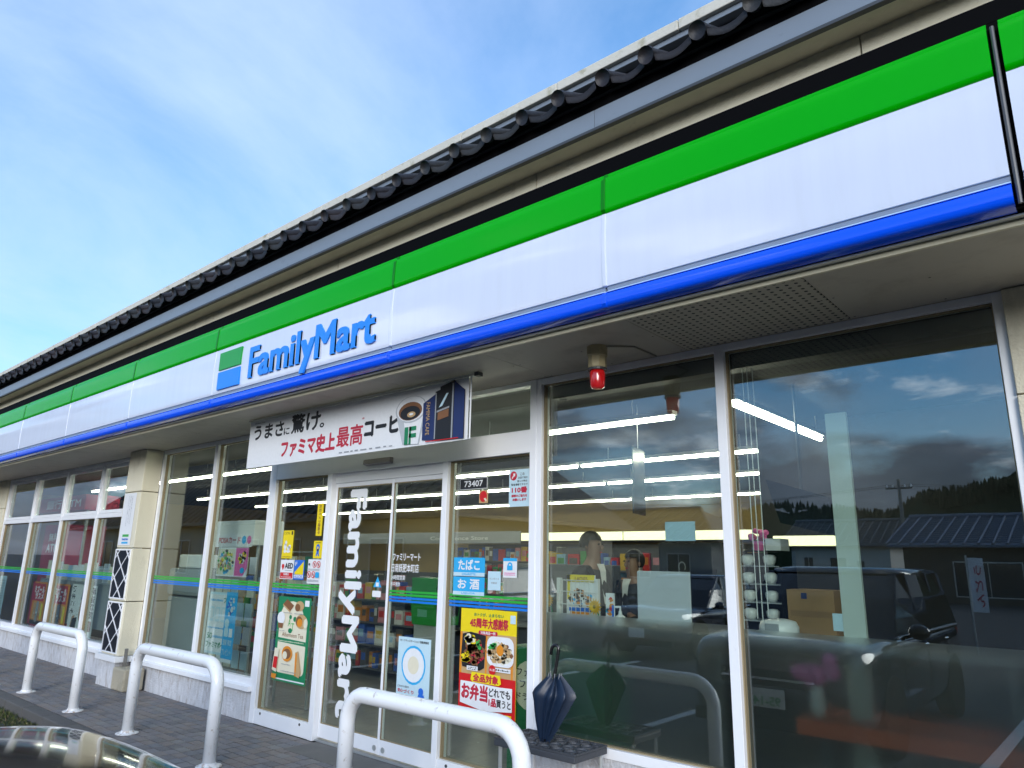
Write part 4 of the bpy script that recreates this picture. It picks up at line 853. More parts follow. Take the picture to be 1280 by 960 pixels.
    shelf('wall_shelf', 'tall dark shelving of colourful packets along the back wall', -13.2, -3.2, 8.95, 9.4, 2.0, 5, 9.4)
    shelf('gondola_shelf', 'low dark shelving of packets deep inside the shop', -13.5, -7.4, 5.6, 6.2, 1.35, 4, 6.2)
    shelf('gondola_shelf', 'low dark shelving of packets just behind the doors', -12.5, -6.9, 2.6, 3.1, 1.35, 4, 3.1)
    shelf('gondola_shelf', 'tall shelf of packets seen through the right side light', -6.4, -4.6, 5.2, 5.7, 1.75, 5, 5.7)
    shelf('gondola_shelf', 'tall shelf of bright packets behind the man', -6.5, -3.75, 3.9, 4.4, 1.80, 6, 4.4)
    for o in bpy.data.objects:
        if o.name.startswith('packaged_goods'): o['label'] = 'colourful packets stacked on the shop shelves'; o['category'] = 'goods'
    # header board over the coolers on the far side
    s = Sheet('header_board', 'dark header board over the chillers at the back', 'sign', -16.5, -10.2, 1.98, 2.24, 7.9, 'grey', .03); s.text('white', [('Convenience Store', .55, .85, .3, .62)], .0)
    # counter with till, behind the frosted window
    ct = mat('counter_dark', (.045, .047, .052), .35, var=.1); t = thing('counter', 'long dark grey counter behind the shop window', 'counter', (-4.2, 2.3, 0))
    MB().box(-5.6, -2.9, 2.0, 2.6, .0, .92).build('front', ct, t); MB().box(-5.65, -2.85, 1.95, 2.65, .92, .96).build('top', mat('counter_top', (.25, .24, .23), .4), t)
    for i, x in enumerate((-5.2, -4.55)):
        t = thing('cabinet', ('grey cabinet on the counter near the side light', 'grey cabinet on the counter behind the man')[i], 'cabinet', (x, 2.3, .96)); MB().box(x-.3, x+.3, 2.1, 2.55, .961, 1.57).build('body', mat('cabinet_grey', (.13, .135, .14), .5), t, bevel=.01); MB().box(x-.24, x+.24, 2.09, 2.099, 1.02, 1.5).build('door', mat('cabinet_face', (.17, .17, .175), .45), t)
    t = thing('coffee_machine', 'tall black coffee machine with vertical white writing behind the white board', 'machine', (-3.45, 2.6, .96))
    MB().box(-3.74, -3.06, 2.45, 2.95, .961, 1.80).build('body', mat('machine_black', (.02, .021, .024), .25, coat=.4), t, bevel=.015); m = MB(); fit(m, 'CAFE', -3.52, -3.44, 1.32, 1.62, 2.4485, .0, rot=True); m.build('lettering', INK['grey'], t); MB().box(-3.38, -3.12, 2.435, 2.449, 1.2, 1.55).build('screen', BLACK, t)
    # window-side ledge and the small things on it
    led = mat('ledge', (.20, .19, .18), .5); t = thing('window_ledge', 'long ledge inside behind the frosted window', 'ledge', (-2.0, .35, 0)); MB().box(-3.30, -.45, .2, .55, 1.14, 1.17).build('board', led, t)
    for x in (-3.2, -2.1, -.6): MB().box(x, x+.04, .25, .5, .0, 1.139).build('bracket', led, t)
    t = thing('magazine_rack', 'white wire rack of yellow magazines behind the frosted window', 'rack', (-3.2, .35, 1.17)); wire = mat('white_wire', (.75, .75, .74), .4)
    for x in (-3.39, -3.05): MB().box(x, x+.03, .32, .35, 1.171, 1.475).build('upright', wire, t)
    for z in (1.2, 1.29, 1.38, 1.46): MB().tube([(-3.37, .315, z), (-3.03, .315, z)], .0035, 6).build('wire', wire, t)
    for i in range(7): MB().tube([(-3.33+i*.04, .315, 1.18), (-3.33+i*.04, .315, 1.46)], .0025, 6).build('wire', wire, t)
    s = Sheet('magazine', 'yellow covered magazine standing in the white wire rack', 'magazine', -3.31, -3.06, 1.18, 1.50, .34, 'white', .012); s.rects('yellow', [(0, 1, .84, 1), (0, .12, .45, 1)]); s.text('brown', [('LADIES', .3, .75, .87, .95)], .02); s.specks(['sky', 'white', 'navy', 'skin', 'orange', 'black'], .5, .48, .4, .2, 9, 51, .022); s.rects('blue', [(.1, .9, .2, .28), (0, 1, 0, .09)]); s.rects('orange', [(.15, .85, .12, .19)])
    s = Sheet('magazine', 'narrow coloured brochure beside the white wire rack', 'magazine', -2.98, -2.91, 1.18, 1.38, .36, 'white', .012); s.specks(['red', 'sky', 'orange'], .5, .5, .3, .4, 5, 52, .02); s.rects('blue', [(.75, 1, 0, .6)])
    pet = mat('sunflower_petal', (.80, .48, .01), .6, var=.2); cen = mat('sunflower_centre', (.25, .18, .03), .8)
    for i, (x, z, rr_, lab_) in enumerate(((-3.45, 1.31, .052, 'yellow sunflower at the left end of the wire rack'), (-3.03, 1.285, .062, 'yellow sunflower at the right end of the wire rack'))):
        t = thing('sunflower', lab_, 'flower', (x, .30, 1.17)); m = MB()
        for ring in range(3):
            for k in range(14):
                a = 2*math.pi*k/14+ring*.2; q = rr_*(1-.22*ring); c, s_ = math.cos(a), math.sin(a)
                m.raw([(x+c*q*.35-s_*.012, .30-ring*.006, z+s_*q*.35+c*.012), (x+c*q*.35+s_*.012, .30-ring*.006, z+s_*q*.35-c*.012), (x+c*q, .292-ring*.008, z+s_*q)], [(0, 1, 2)])
        m.build('petals', pet, t); MB().ball((x, .295, z), (.018, .012, .018)).build('centre', cen, t, smooth=True); MB().tube([(x, .31, z), (x+.03, .33, 1.171)], .005, 6).build('stem', INK['green'], t)
    t = thing('pump_bottle', 'white pump bottle beside the magazine rack', 'bottle', (-2.86, .36, 1.17)); wp = mat('white_plastic', (.78, .79, .78), .35)
    MB().lathe([(.036, 1.171), (.036, 1.225), (.014, 1.24), (.012, 1.262)], (-2.86, .36, 0), 14).build('bottle', wp, t, smooth=False); MB().tube([(-2.86, .36, 1.26), (-2.86, .36, 1.29), (-2.90, .35, 1.288)], .008, 8).build('pump', wp, t)
    t = thing('acrylic_board', 'upright white panel standing on the ledge in the middle window', 'panel', (-2.5, .32, 1.17)); ab = mat('panel_white', (.62, .64, .66), .35)
    MB().box(-2.69, -2.29, .31, .322, 1.20, 1.54).build('panel', ab, t, bevel=.006)
    for x in (-2.66, -2.36): MB().box(x, x+.04, .28, .36, 1.171, 1.199).build('foot', DARK, t)
    t = thing('rice_warmer', 'round white appliance with a lid on the ledge right of the mullion', 'appliance', (-1.73, .40, 1.17))
    MB().lathe([(.10, 1.171), (.115, 1.2), (.115, 1.235), (.10, 1.265), (.05, 1.278), (.01, 1.28)], (-1.76, .40, 0), 22).build('body', wp, t, smooth=True); MB().box(-1.80, -1.72, .283, .30, 1.205, 1.255).build('latch', INK['grey'], t, bevel=.004)
    t = thing('pale_post', 'pale green white post standing behind the right window', 'post', (-1.31, .37, 0)); MB().box(-1.375, -1.255, .36, .39, .0, 2.49).build('post', mat('pale_post', (.55, .62, .56), .5), t)
    MB().box(-1.43, -1.376, .362, .37, 1.235, 1.33).build('card', INK['pale'], t)
    t = thing('blind_cord', 'thin blind cords hanging beside the mullion in the right window', 'cord', (-1.78, .16, 1.3))
    for x in (-1.795, -1.765, -1.73): MB().tube([(x, .17, 2.80), (x+.004, .17, 1.27+random.uniform(0, .05))], .003, 5).build('cord', wp, t)
    t = thing('camera_dome', 'dark dome camera at the top of the right window', 'camera', (-1.76, .34, 2.86)); MB().lathe([(.075, 2.939), (.075, 2.90), (.05, 2.87), (.045, 2.85), (.02, 2.83)], (-1.76, .34, 0), 16).build('dome', BLACK, t, smooth=True)
    # hanging panel seen edge-on
    t = thing('hanging_card', 'shiny panel hanging edge on in the middle window', 'sign', (-3.2, 1.2, 1.98)); MB().prism_z([(-3.16, 1.04), (-3.148, 1.043), (-3.24, 1.383), (-3.252, 1.38)], 1.99, 2.55).build('card', mat('card_gloss', (.22, .19, .15), .2, metal=.7, var=.7, scale=5), t); MB().tube([(-3.2, 1.21, 2.55), (-3.2, 1.21, 2.94)], .003, 5).build('string', wp, t)
    t = thing('monitor', 'dark tilted screen hanging inside the right window', 'screen', (-1.85, 1.3, 1.85)); MB().raw([(-2.10, 1.2, 2.22), (-1.66, 1.2, 2.07), (-1.64, 1.25, 1.80), (-2.03, 1.25, 1.90), (-2.10, 1.26, 2.22), (-1.66, 1.26, 2.07), (-1.64, 1.31, 1.80), (-2.03, 1.31, 1.90)], [(3, 2, 1, 0), (4, 5, 6, 7), (0, 1, 5, 4), (1, 2, 6, 5), (2, 3, 7, 6), (3, 0, 4, 7)]).build('screen', mat('screen_dark', (.02, .024, .03), .15), t); MB().tube([(-1.87, 1.28, 2.1), (-1.87, 1.28, 2.94)], .012, 6).build('bracket', DARK, t)
    # black shelf with white cups, flower pot, cardboard box
    t = thing('cup_shelf', 'black shelf unit with white cups in the right window', 'shelf', (-2.2, 1.4, .0)); 
    for x in (-2.44, -2.06): MB().box(x, x+.015, 1.25, 1.55, .0, 1.70).build('side_panel', BLACK, t)
    MB().box(-2.425, -2.06, 1.54, 1.55, .0, 1.69).build('back_panel', BLACK, t)
    for z in (1.20, 1.33, 1.46, 1.59, 1.70): MB().box(-2.425, -2.061, 1.25, 1.539, z-.008, z).build('shelf_board', mat('shelf_edge', (.35, .37, .40), .4) if z < 1.7 else BLACK, t)
    k = 0
    for z in (1.20, 1.33, 1.46, 1.59):
        for x in (-2.33, -2.16):
            k += 1; c = thing('cup', ('white cup on the left of the %s black shelf', 'white cup on the right of the %s black shelf')[x > -2.2] % {1.20: 'lowest', 1.33: 'second', 1.46: 'third', 1.59: 'top'}[z], 'cup', (x, 1.33, z)); MB().lathe([(.03, z+.001), (.045, z+.03), (.048, z+.065), (.03, z+.08), (.01, z+.082)], (x, 1.33, 0), 14).build('cup', wp, c, smooth=True)
    t = thing('flower_pot', 'pink flowers in a small pink pot on the black shelf', 'flower pot', (-2.25, 1.38, 1.70)); MB().lathe([(.035, 1.701), (.045, 1.76), (.046, 1.77)], (-2.25, 1.36, 0), 12).build('pot', INK['pink'], t)
    rf = random.Random(4)
    for i in range(12): MB().ball((-2.25+rf.uniform(-.06, .06), 1.36+rf.uniform(-.04, .04), 1.80+rf.uniform(-.02, .05)), (.025, .022, .022), 7, 5).build('flower', INK['pink'] if i % 3 else INK['crimson'], t)
    t = thing('white_carton', 'white carton beside the pink flowers on the shelf', 'box', (-2.12, 1.42, 1.70)); MB().box(-2.185, -2.07, 1.33, 1.5, 1.701, 1.79).build('carton', wp, t)
    t = thing('cardboard_box', 'brown cardboard box behind the pale post in the right window', 'box', (-1.8, 1.3, 1.1)); cb = mat('cardboard', (.38, .22, .09), .8, var=.12); MB().box(-2.0, -1.68, 1.2, 1.5, 1.10, 1.43).build('box', cb, t); MB().box(-1.98, -1.70, 1.198, 1.1995, 1.25, 1.29).build('tape', mat('tape', (.30, .17, .07), .4), t); MB().box(-1.9, -1.86, 1.196, 1.1975, 1.37, 1.41).build('label', INK['navy'], t)
    t = thing('back_table', 'dark table under the cardboard box', 'table', (-1.95, 1.4, 0)); MB().box(-2.03, -1.5, 1.15, 1.65, 1.06, 1.099).build('table_top', DARK, t)
    for x, y in ((-2.0, 1.2), (-1.55, 1.2), (-2.0, 1.6), (-1.55, 1.6)): MB().box(x, x+.03, y-.03, y, 0, 1.059).build('leg', DARK, t)
    # pink flowers and red counter blurred behind the frosted film
    t = thing('flower_vase', 'pink and purple flowers in a white vase behind the frosted glass', 'vase', (-1.40, .30, .78)); MB().lathe([(.03, .781), (.045, .84), (.035, .93), (.03, .95)], (-1.50, .23, 0), 12).build('vase', wp, t, smooth=True)
    for i in range(9): MB().ball((-1.50+rf.uniform(-.10, .10), .22+rf.uniform(-.03, .03), 1.03+rf.uniform(-.05, .07)), .045, 8, 6).build('flower', mat('petal_pink', (.85, .22, .55), .6), t)
    t = thing('red_bench', 'orange red bench top behind the frosted right window', 'bench', (-.9, .4, 0)); MB().box(-1.60, -.43, .16, .6, .70, .78).build('seat', mat('red_seat', (.75, .13, .03), .5), t)
    for x in (-1.5, -.55): MB().box(x, x+.05, .2, .55, 0, .699).build('leg', DARK, t)
    # green donation box, behind side light and frosted pane
    t = thing('donation_box', 'green donation box with a pale round label behind the frame', 'box', (-3.3, .3, 0)); MB().box(-3.72, -2.86, .16, .5, .0, .98).build('box', mat('donation_green', (.01, .20, .05), .4), t, bevel=.01)
    m = MB(); disc(m, -3.50, .72, .17, .17, .158); m.build('round_label', INK['cream'], t); m = MB(); fit(m, 'ファミマ', -3.63, -3.37, .78, .83, .157, .02); fit(m, 'フード', -3.60, -3.40, .70, .75, .157, .02); fit(m, 'ドライブ', -3.63, -3.37, .62, .67, .157, .02); m.build('lettering', INK['black'], t)
    # left half: card rack, copier, cash machine, magazine row, stacked baskets
    t = thing('card_rack', 'white topped prepaid card rack in the window right of the pillar', 'rack', (-8.6, .7, 0)); MB().box(-9.15, -8.12, .5, .9, 1.72, 2.02).build('header_box', wp, t, bevel=.01); m = MB(); rect(m, -9.12, -8.14, 1.70, 1.86, .498); m.build('header_panel', INK['white'], t)
    m = MB(); fit(m, 'POSAカード', -8.95, -8.42, 1.745, 1.82, .4965, .03); m.build('lettering', INK['crimson'], t); m = MB(); disc(m, -8.33, 1.785, .05, .05, .4965); m.build('badge', INK['sky'], t); m = MB(); disc(m, -8.21, 1.785, .05, .05, .4965); m.build('badge', INK['pink'], t)
    for x in (-9.1, -8.2): MB().box(x, x+.03, .6, .63, 0, 1.72).build('upright', ALUS, t)
    rc = random.Random(8)
    for j in range(5):
        for i in range(5): MB().box(-9.05+j*.19, -8.90+j*.19, .58, .59, .3+i*.27, .5+i*.27).build('card', INK[rc.choice(('white', 'cream', 'grey', 'pale', 'tan'))], t)
    t = thing('wire_display', 'wire display of small packets left of the entrance', 'rack', (-7.4, .8, 0))
    for x in (-7.75, -7.1): MB().box(x, x+.02, .72, .74, 0, 1.75).build('upright', ALUS, t)
    for i in range(6): MB().tube([(-7.75, .73, .3+i*.27), (-7.08, .73, .3+i*.27)], .006, 6).build('wire', ALUS, t)
    for i in range(5):
        for j in range(4): MB().box(-7.70+j*.16, -7.58+j*.16, .75, .79, .36+i*.27, .52+i*.27).build('packet', INK[rc.choice(('cream', 'grey', 'white', 'tan', 'green'))], t)
    t = thing('copier', 'big pale grey copier beside the pillar window', 'copier', (-9.6, .8, 0)); gp = mat('copier_grey', (.34, .37, .38), .45); MB().box(-10.1, -9.25, .45, 1.1, 0, 1.06).build('body', gp, t, bevel=.03); MB().box(-10.12, -9.23, .43, 1.1, 1.075, 1.42).build('scanner', gp, t, bevel=.04); MB().box(-10.0, -9.4, .5, 1.0, 1.425, 1.60).build('lid', wp, t, bevel=.02)
    t = thing('cash_machine', 'red cash machine kiosk behind the far left windows', 'machine', (-15.4, 1.0, 0)); rd = mat('kiosk_red', (.42, .02, .05), .4); MB().box(-16.0, -14.9, .6, 1.3, 0, 2.10).build('body', rd, t, bevel=.01); MB().box(-16.9, -14.2, .62, 1.2, 2.35, 2.62).build('header', rd, t); m = MB(); fit(m, '銀行 ATM', -16.2, -14.4, 2.40, 2.57, .618, .02); m.build('lettering', WVIN, t); m = MB(); fit(m, '無料', -15.7, -15.2, 1.80, 1.95, .597, .03); fit(m, 'ATM', -15.75, -15.15, 1.6, 1.75, .597, .03); m.build('lettering', WVIN, t)
    MB().box(-16.8, -16.76, .7, .74, 0, 2.35).build('post', ALUS, t); MB().box(-14.3, -14.26, .7, .74, 0, 2.35).build('post', ALUS, t)
    t = thing('magazine_stand', 'low stand of magazines with their backs to the far left windows', 'rack', (-13.0, .35, 0)); MB().box(-14.7, -10.6, .28, .32, .5, 1.16).build('back_panel', INK['grey'], t); MB().box(-14.7, -10.6, .28, .5, .3, .34).build('shelf', ALUS, t)
    rm = random.Random(12); x = -14.65; n = 0
    while x < -10.8:
        w = rm.uniform(.2, .26); MB().box(x, x+w, .33+rm.uniform(0, .02), .352, 1.0, 1.44+rm.uniform(-.05, .06)).build('magazine', INK[rm.choice(('white', 'cream', 'pale', 'white', 'grey'))], t); x += w+.02
    t = thing('green_crate', 'green plastic shopping baskets stacked inside the right door', 'basket', (-6.4, 2.0, 0))
    for i in range(4): MB().prism_x([(1.85, .85+i*.1), (2.2, .85+i*.1), (2.23, 1.08+i*.1), (1.82, 1.08+i*.1)], -6.72, -6.3).build('basket', mat('basket_green', (.02, .28, .05), .4), t)
    MB().box(-6.7, -6.32, 1.87, 2.18, 0, .849).build('stand', ALUS, t)
make_interior()

# ------------------------------------------------------------------ two people at the counter
def skin_mesh(name, chain, radii, m, parent, sub=2, root=0):
    """chain: dict name->(pos, parent name)"""
    names = list(chain); idx = {n: i for i, n in enumerate(names)}
    me = bpy.data.meshes.new(name); me.from_pydata([chain[n][0] for n in names], [(idx[n], idx[chain[n][1]]) for n in names if chain[n][1]], [])
    bm = bmesh.new(); bm.from_mesh(me); lay = bm.verts.layers.skin.new(); bm.verts.ensure_lookup_table()
    for n in names:
        r = radii[n]; sv = bm.verts[idx[n]][lay]; sv.radius = r if isinstance(r, tuple) else (r, r); sv.use_root = (idx[n] == root)
    bm.to_mesh(me); bm.free()
    me.materials.append(m); o = bpy.data.objects.new(name, me); COL.objects.link(o); o.parent = parent
    o.modifiers.new('skin', 'SKIN').use_smooth_shade = True; s = o.modifiers.new('subdivision', 'SUBSURF'); s.levels = sub; s.render_levels = sub
    return o
def make_person(label, loc, rz, H, jacket, hairc, arm):
    t = thing('person', label, 'person', loc, rz=rz); k = H/1.80
    sk = mat('skin_tone', (.26, .145, .095), .5, var=.06); hair = mat(hairc[0], hairc[1], .45, var=.3, scale=40); jk = mat(jacket[0], jacket[1], .7, var=.1); st = mat('shirt_white', (.72, .72, .70), .7); tr = mat('trouser_dark', (.02, .02, .024), .8)
    def P(x, y, z): return (x*k, y*k, z*k)
    # facing local +x
    el = {1: arm[0], -1: arm[1]}
    body = {'pelvis': (P(0, 0, .98), None), 'waist': (P(0, 0, 1.12), 'pelvis'), 'chest': (P(.01, 0, 1.34), 'waist'), 'neck0': (P(0, 0, 1.47), 'chest'), 'neck': (P(.01, 0, 1.55), 'neck0'), 'jaw': (P(.035, 0, 1.60), 'neck'), 'head': (P(.022, 0, 1.69), 'jaw'), 'crown': (P(.005, 0, 1.755), 'head')}
    rad = {'pelvis': (.135*k, .10*k), 'waist': (.12*k, .09*k), 'chest': (.145*k, .095*k), 'neck0': (.075*k, .07*k), 'neck': .055*k, 'jaw': (.060*k, .066*k), 'head': (.076*k, .090*k), 'crown': (.055*k, .065*k)}
    for s, q in ((1, 'l'), (-1, 'r')):
        e, w = el[s]
        body['sh'+q] = (P(0, .18*s, 1.45), 'neck0'); body['el'+q] = (P(*e), 'sh'+q); body['wr'+q] = (P(*w), 'el'+q)
        d = (Vector(w)-Vector(e)).normalized(); hp = Vector(w)+d*.07; body['pa'+q] = (P(*hp), 'wr'+q)
        for f, off, ln in (('a', -.030, .075), ('b', -.010, .088), ('c', .010, .085), ('d', .030, .070)):
            q1 = hp+Vector((0, off, 0))+d*.02; body['k'+f+q] = (P(*q1), 'pa'+q); body['t'+f+q] = (P(*(q1+d*ln+Vector((0, 0, -.02)))), 'k'+f+q); rad['k'+f+q] = .010*k; rad['t'+f+q] = .007*k
        q2 = Vector(w)+d*.03+Vector((0, -.035*s, 0)); body['th'+q] = (P(*q2), 'wr'+q); body['tt'+q] = (P(*(q2+d*.05+Vector((0, -.012*s, 0)))), 'th'+q); rad['th'+q] = .012*k; rad['tt'+q] = .009*k
        rad['sh'+q] = .056*k; rad['el'+q] = .042*k; rad['wr'+q] = .028*k; rad['pa'+q] = (.036*k, .018*k)
        body['hip'+q] = (P(0, .09*s, .90), 'pelvis'); body['kn'+q] = (P(.02, .10*s, .50), 'hip'+q); body['an'+q] = (P(-.01, .10*s, .09), 'kn'+q); body['to'+q] = (P(.15, .11*s, .04), 'an'+q)
        rad['hip'+q] = .085*k; rad['kn'+q] = .058*k; rad['an'+q] = .042*k; rad['to'+q] = .035*k
    skin_mesh('body', body, rad, sk, t)
    # suit: torso and sleeves, then trousers
    cl = {n: body[n] for n in ('pelvis', 'waist', 'chest', 'neck0')}; cl['hem'] = (P(0, 0, .84), 'pelvis')
    for q in 'lr': cl['sh'+q] = body['sh'+q]; cl['el'+q] = body['el'+q]; cl['wr'+q] = body['wr'+q]
    cr = {n: (rad[n][0]+.022*k, rad[n][1]+.03*k) if isinstance(rad[n], tuple) else rad[n]+.022*k for n in cl if n in rad}; cr['hem'] = (.155*k, .125*k); cr['neck0'] = (.075*k, .072*k)
    skin_mesh('jacket', cl, cr, jk, t)
    tl = {'pelvis': body['pelvis']}
    for q in 'lr':
        for n in ('hip', 'kn', 'an'): tl[n+q] = body[n+q]
    skin_mesh('trousers', tl, {n: ((rad[n][0]+.012, rad[n][1]+.012) if isinstance(rad[n], tuple) else rad[n]+.02*k) for n in tl}, tr, t)
    # shirt front and collar, face, ears, hair
    m = MB(); m.raw([P(.126, -.045, 1.47), P(.126, .045, 1.47), P(.152, .018, 1.20), P(.152, -.018, 1.20), P(.10, -.055, 1.53), P(.10, .055, 1.53)], [(0, 1, 2, 3), (4, 5, 1, 0)]); m.build('shirt', st, t, local=True)
    m = MB().lathe([(.064*k, 1.50*k), (.060*k, 1.55*k)], P(.012, 0, 0)[:2]+(0,), 16); m.build('collar', st, t, local=True)
    MB().ball(P(.118, 0, 1.665), (.016*k, .013*k, .024*k), 8, 6).build('nose', sk, t, local=True, smooth=True)
    for s in (1, -1):
        MB().ball(P(.105, .032*s, 1.695), (.008*k, .014*k, .008*k), 8, 6).build('eye', BLACK, t, local=True, smooth=True); MB().ball(P(.01, .080*s, 1.68), (.018*k, .010*k, .03*k), 8, 6).build('ear', sk, t, local=True, smooth=True)
    MB().ball(P(.108, 0, 1.628), (.006*k, .024*k, .006*k), 8, 5).build('mouth', INK['crimson'], t, local=True)
    m = MB(); lo = hairc[2]
    def hf(u, v):
        a = 2*math.pi*u; th = v*math.pi*(.42 if math.cos(a) > .35 else lo); rr_ = 1.0+.03*math.sin(9*a)+.02*math.sin(23*a)
        return Vector(P(.0, 0, 1.705))+Vector((math.sin(th)*math.cos(a)*.106*rr_, math.sin(th)*math.sin(a)*.092*rr_, math.cos(th)*.108))*k
    m.grid(hf, 28, 10); m.build('hair', hair, t, local=True, smooth=True)
    return t
make_person('man in a dark suit and white shirt standing behind the middle window', (-3.83, 1.40, .0), R(0), 1.86, ('suit_black', (.012, .012, .015)), ('hair_black', (.008, .007, .006), .62), [((.05, .24, 1.17), (.26, .22, 1.10)), ((.04, -.25, 1.16), (.25, -.20, 1.08))])
make_person('person in dark clothes standing behind the white panel in the middle window', (-3.62, 1.80, .0), R(-105), 1.71, ('coat_dark', (.016, .015, .018)), ('hair_dark_brown', (.014, .009, .006), .72), [((.06, .23, 1.17), (.27, .16, 1.14)), ((.05, -.24, 1.16), (.26, -.15, 1.14))])

# ------------------------------------------------------------------ cars parked behind the viewer (seen in the glass; one bonnet in view)
def make_car(label, loc, rz, paint, L=4.4, W=1.74, H=1.66, wagon=True, plate=None, trim=None):
    t = thing('parked_car', label, 'car', loc, rz=rz, group='cars parked in front of the shop')
    hw = W/2; fy, ry = L/2, -L/2; bz = .22
    gl = mat('car_glass', (.012, .014, .015), .04, var=.05, coat=.5); ty = mat('tyre', (.015, .015, .016), .85, var=.2); rm = mat('alloy', (.55, .56, .58), .28, metal=.9); ch = mat('chrome', (.75, .76, .78), .12, metal=1); lamp = mat('lamp_clear', (.62, .66, .70), .08, coat=.8); red = mat('tail_red', (.4, .01, .01), .15, coat=.6)
    belt = H*.575; hood = H*.60
    # lower body: stations from nose to tail (y, half width, top z, bottom z)
    st = [(fy, hw*.72, hood*.80, bz+.10), (fy-.05, hw*.87, hood*.92, bz+.04), (fy-.22, hw*.96, hood*.985, bz), (fy-.55, hw, hood*1.0, bz), (fy-1.05, hw, hood*1.03, bz), (fy-1.3, hw, belt*1.04, bz), (0, hw, belt*1.05, bz), (ry+.7, hw, belt*1.07, bz), (ry+.2, hw*.985, belt*1.07, bz), (ry+.04, hw*.93, belt*1.04, bz+.04), (ry, hw*.86, belt*.98, bz+.10)]
    m = MB(); n = 13; base = []
    for (y, w, zt, zb) in st:
        hrf = [(0, zt+.035), (w*.45, zt+.028), (w*.78, zt+.008), (w*.93, zt-.03), (w*.985, zt-.11), (w, zt-.24), (w*.99, zb+.12), (w*.93, zb), (0, zb)]
        ring = [(x, y, z) for x, z in hrf]+[(-x, y, z) for x, z in hrf[-2:0:-1]]
        base.append(ring)
    k = len(base[0]); vs = [p for r_ in base for p in r_]
    fs = [(i*k+j, i*k+(j+1) % k, (i+1)*k+(j+1) % k, (i+1)*k+j) for i in range(len(base)-1) for j in range(k)] + [tuple(range(k-1, -1, -1)), tuple((len(base)-1)*k+j for j in range(k))]
    m.raw(vs, fs); b = m.build('body', paint, t, local=True, smooth=True, fix=True); s = b.modifiers.new('subdivision', 'SUBSURF'); s.levels = 2; s.render_levels = 2
    # cabin glass from belt to roof
    def ring(y0, y1, w0, w1, z, r=.12):
        pts = [(w0-.02, y0), (w0*.55, y0+.05), (-w0*.55, y0+.05), (-w0+.02, y0), (-w1, (y0+y1)/2), (-w1+.01, y1), (-w1*.5, y1-.03), (w1*.5, y1-.03), (w1-.01, y1), (w1, (y0+y1)/2)]
        return [(x, y, z) for x, y in pts]
    ws = fy-1.22; rsy = (ry+.10) if wagon else (ry+.75)
    rings = [ring(ws, rsy, hw*.93, hw*.955, belt*1.02), ring(ws-.42, rsy+.10, hw*.86, hw*.87, (belt+H)/2+.04), ring(ws-.80, rsy+.22, hw*.76, hw*.77, H-.06)]
    k = 10; m = MB(); m.raw([p for r_ in rings for p in r_], [(i*k+j, (i+1)*k+j, (i+1)*k+(j+1) % k, i*k+(j+1) % k) for i in range(2) for j in range(k)]+[tuple(2*k+j for j in range(k))]); m.build('glasshouse', gl, t, local=True, fix=True)
    top = [ring(ws-.77, rsy+.20, hw*.775, hw*.785, H-.065), ring(ws-.82, rsy+.25, hw*.77, hw*.78, H-.025), ring(ws-1.0, rsy+.45, hw*.62, hw*.62, H)]
    m = MB(); m.raw([p for r_ in top for p in r_], [(i*k+j, (i+1)*k+j, (i+1)*k+(j+1) % k, i*k+(j+1) % k) for i in range(2) for j in range(k)]+[tuple(2*k+j for j in range(k))]); r_ = m.build('roof', paint, t, local=True, smooth=True, fix=True)
    for s in (1, -1):
        X = [lambda y, z, s=s: None]
        def side(yb, yt, w=.05):      # pillar between belt and roof
            MB().raw([(s*(hw*.945), yb-w, belt*1.0), (s*(hw*.945), yb+w, belt*1.0), (s*(hw*.80), yt+w*.8, H-.05), (s*(hw*.80), yt-w*.8, H-.05), (s*(hw*.90), yb-w, belt), (s*(hw*.90), yb+w, belt), (s*(hw*.72), yt+w*.8, H-.05), (s*(hw*.72), yt-w*.8, H-.05)], [(0, 1, 2, 3), (4, 5, 6, 7), (0, 1, 5, 4), (1, 2, 6, 5), (2, 3, 7, 6), (3, 0, 4, 7)]).build('pillar', paint, t, local=True, fix=True)
        side(ws-.03, ws-.80, .045); side(-.15, -.2, .035); side(ry+1.0 if wagon else ry+1.3, ry+1.0 if wagon else ry+1.35, .05); side(rsy+.10, rsy+.25, .09)
        MB().tube([(s*hw*.965, ws-.05, belt*1.035), (s*hw*.97, rsy+.15, belt*1.045)], .013, 6).build('belt_trim', ch, t, local=True)
        for y in (ws-.95, ws-1.95): MB().tube([(s*(hw+.012), y, belt*.93), (s*(hw+.022), y-.08, belt*.93), (s*(hw+.012), y-.16, belt*.93)], .012, 6).build('door_handle', ch, t, local=True)
        for y in (ws-.12, ws-1.15, ws-2.1): MB().tube([(s*(hw+.001), y, belt*.98), (s*(hw+.002), y, bz+.18)], .004, 4).build('door_gap', BLACK, t, local=True)
        MB().ball((s*(hw+.13), ws-.22, belt*1.10), (.10, .06, .075), 10, 7).build('door_mirror', paint, t, local=True, smooth=True)
        MB().tube([(s*(hw-.04), ws-.22, belt*1.02), (s*(hw+.08), ws-.22, belt*1.07)], .02, 6).build('mirror_arm', BLACK, t, local=True)
        MB().raw([(s*hw*.58, fy-.015, hood*.62), (s*hw*.93, fy-.17, hood*.66), (s*hw*.95, fy-.30, hood*.84), (s*hw*.62, fy-.06, hood*.79), (s*hw*.58, fy-.12, hood*.62), (s*hw*.88, fy-.30, hood*.66), (s*hw*.9, fy-.40, hood*.84), (s*hw*.62, fy-.16, hood*.79)], [(0, 1, 2, 3), (4, 5, 6, 7), (0, 1, 5, 4), (1, 2, 6, 5), (2, 3, 7, 6), (3, 0, 4, 7)]).build('headlight', lamp, t, local=True, bevel=.01, fix=True)
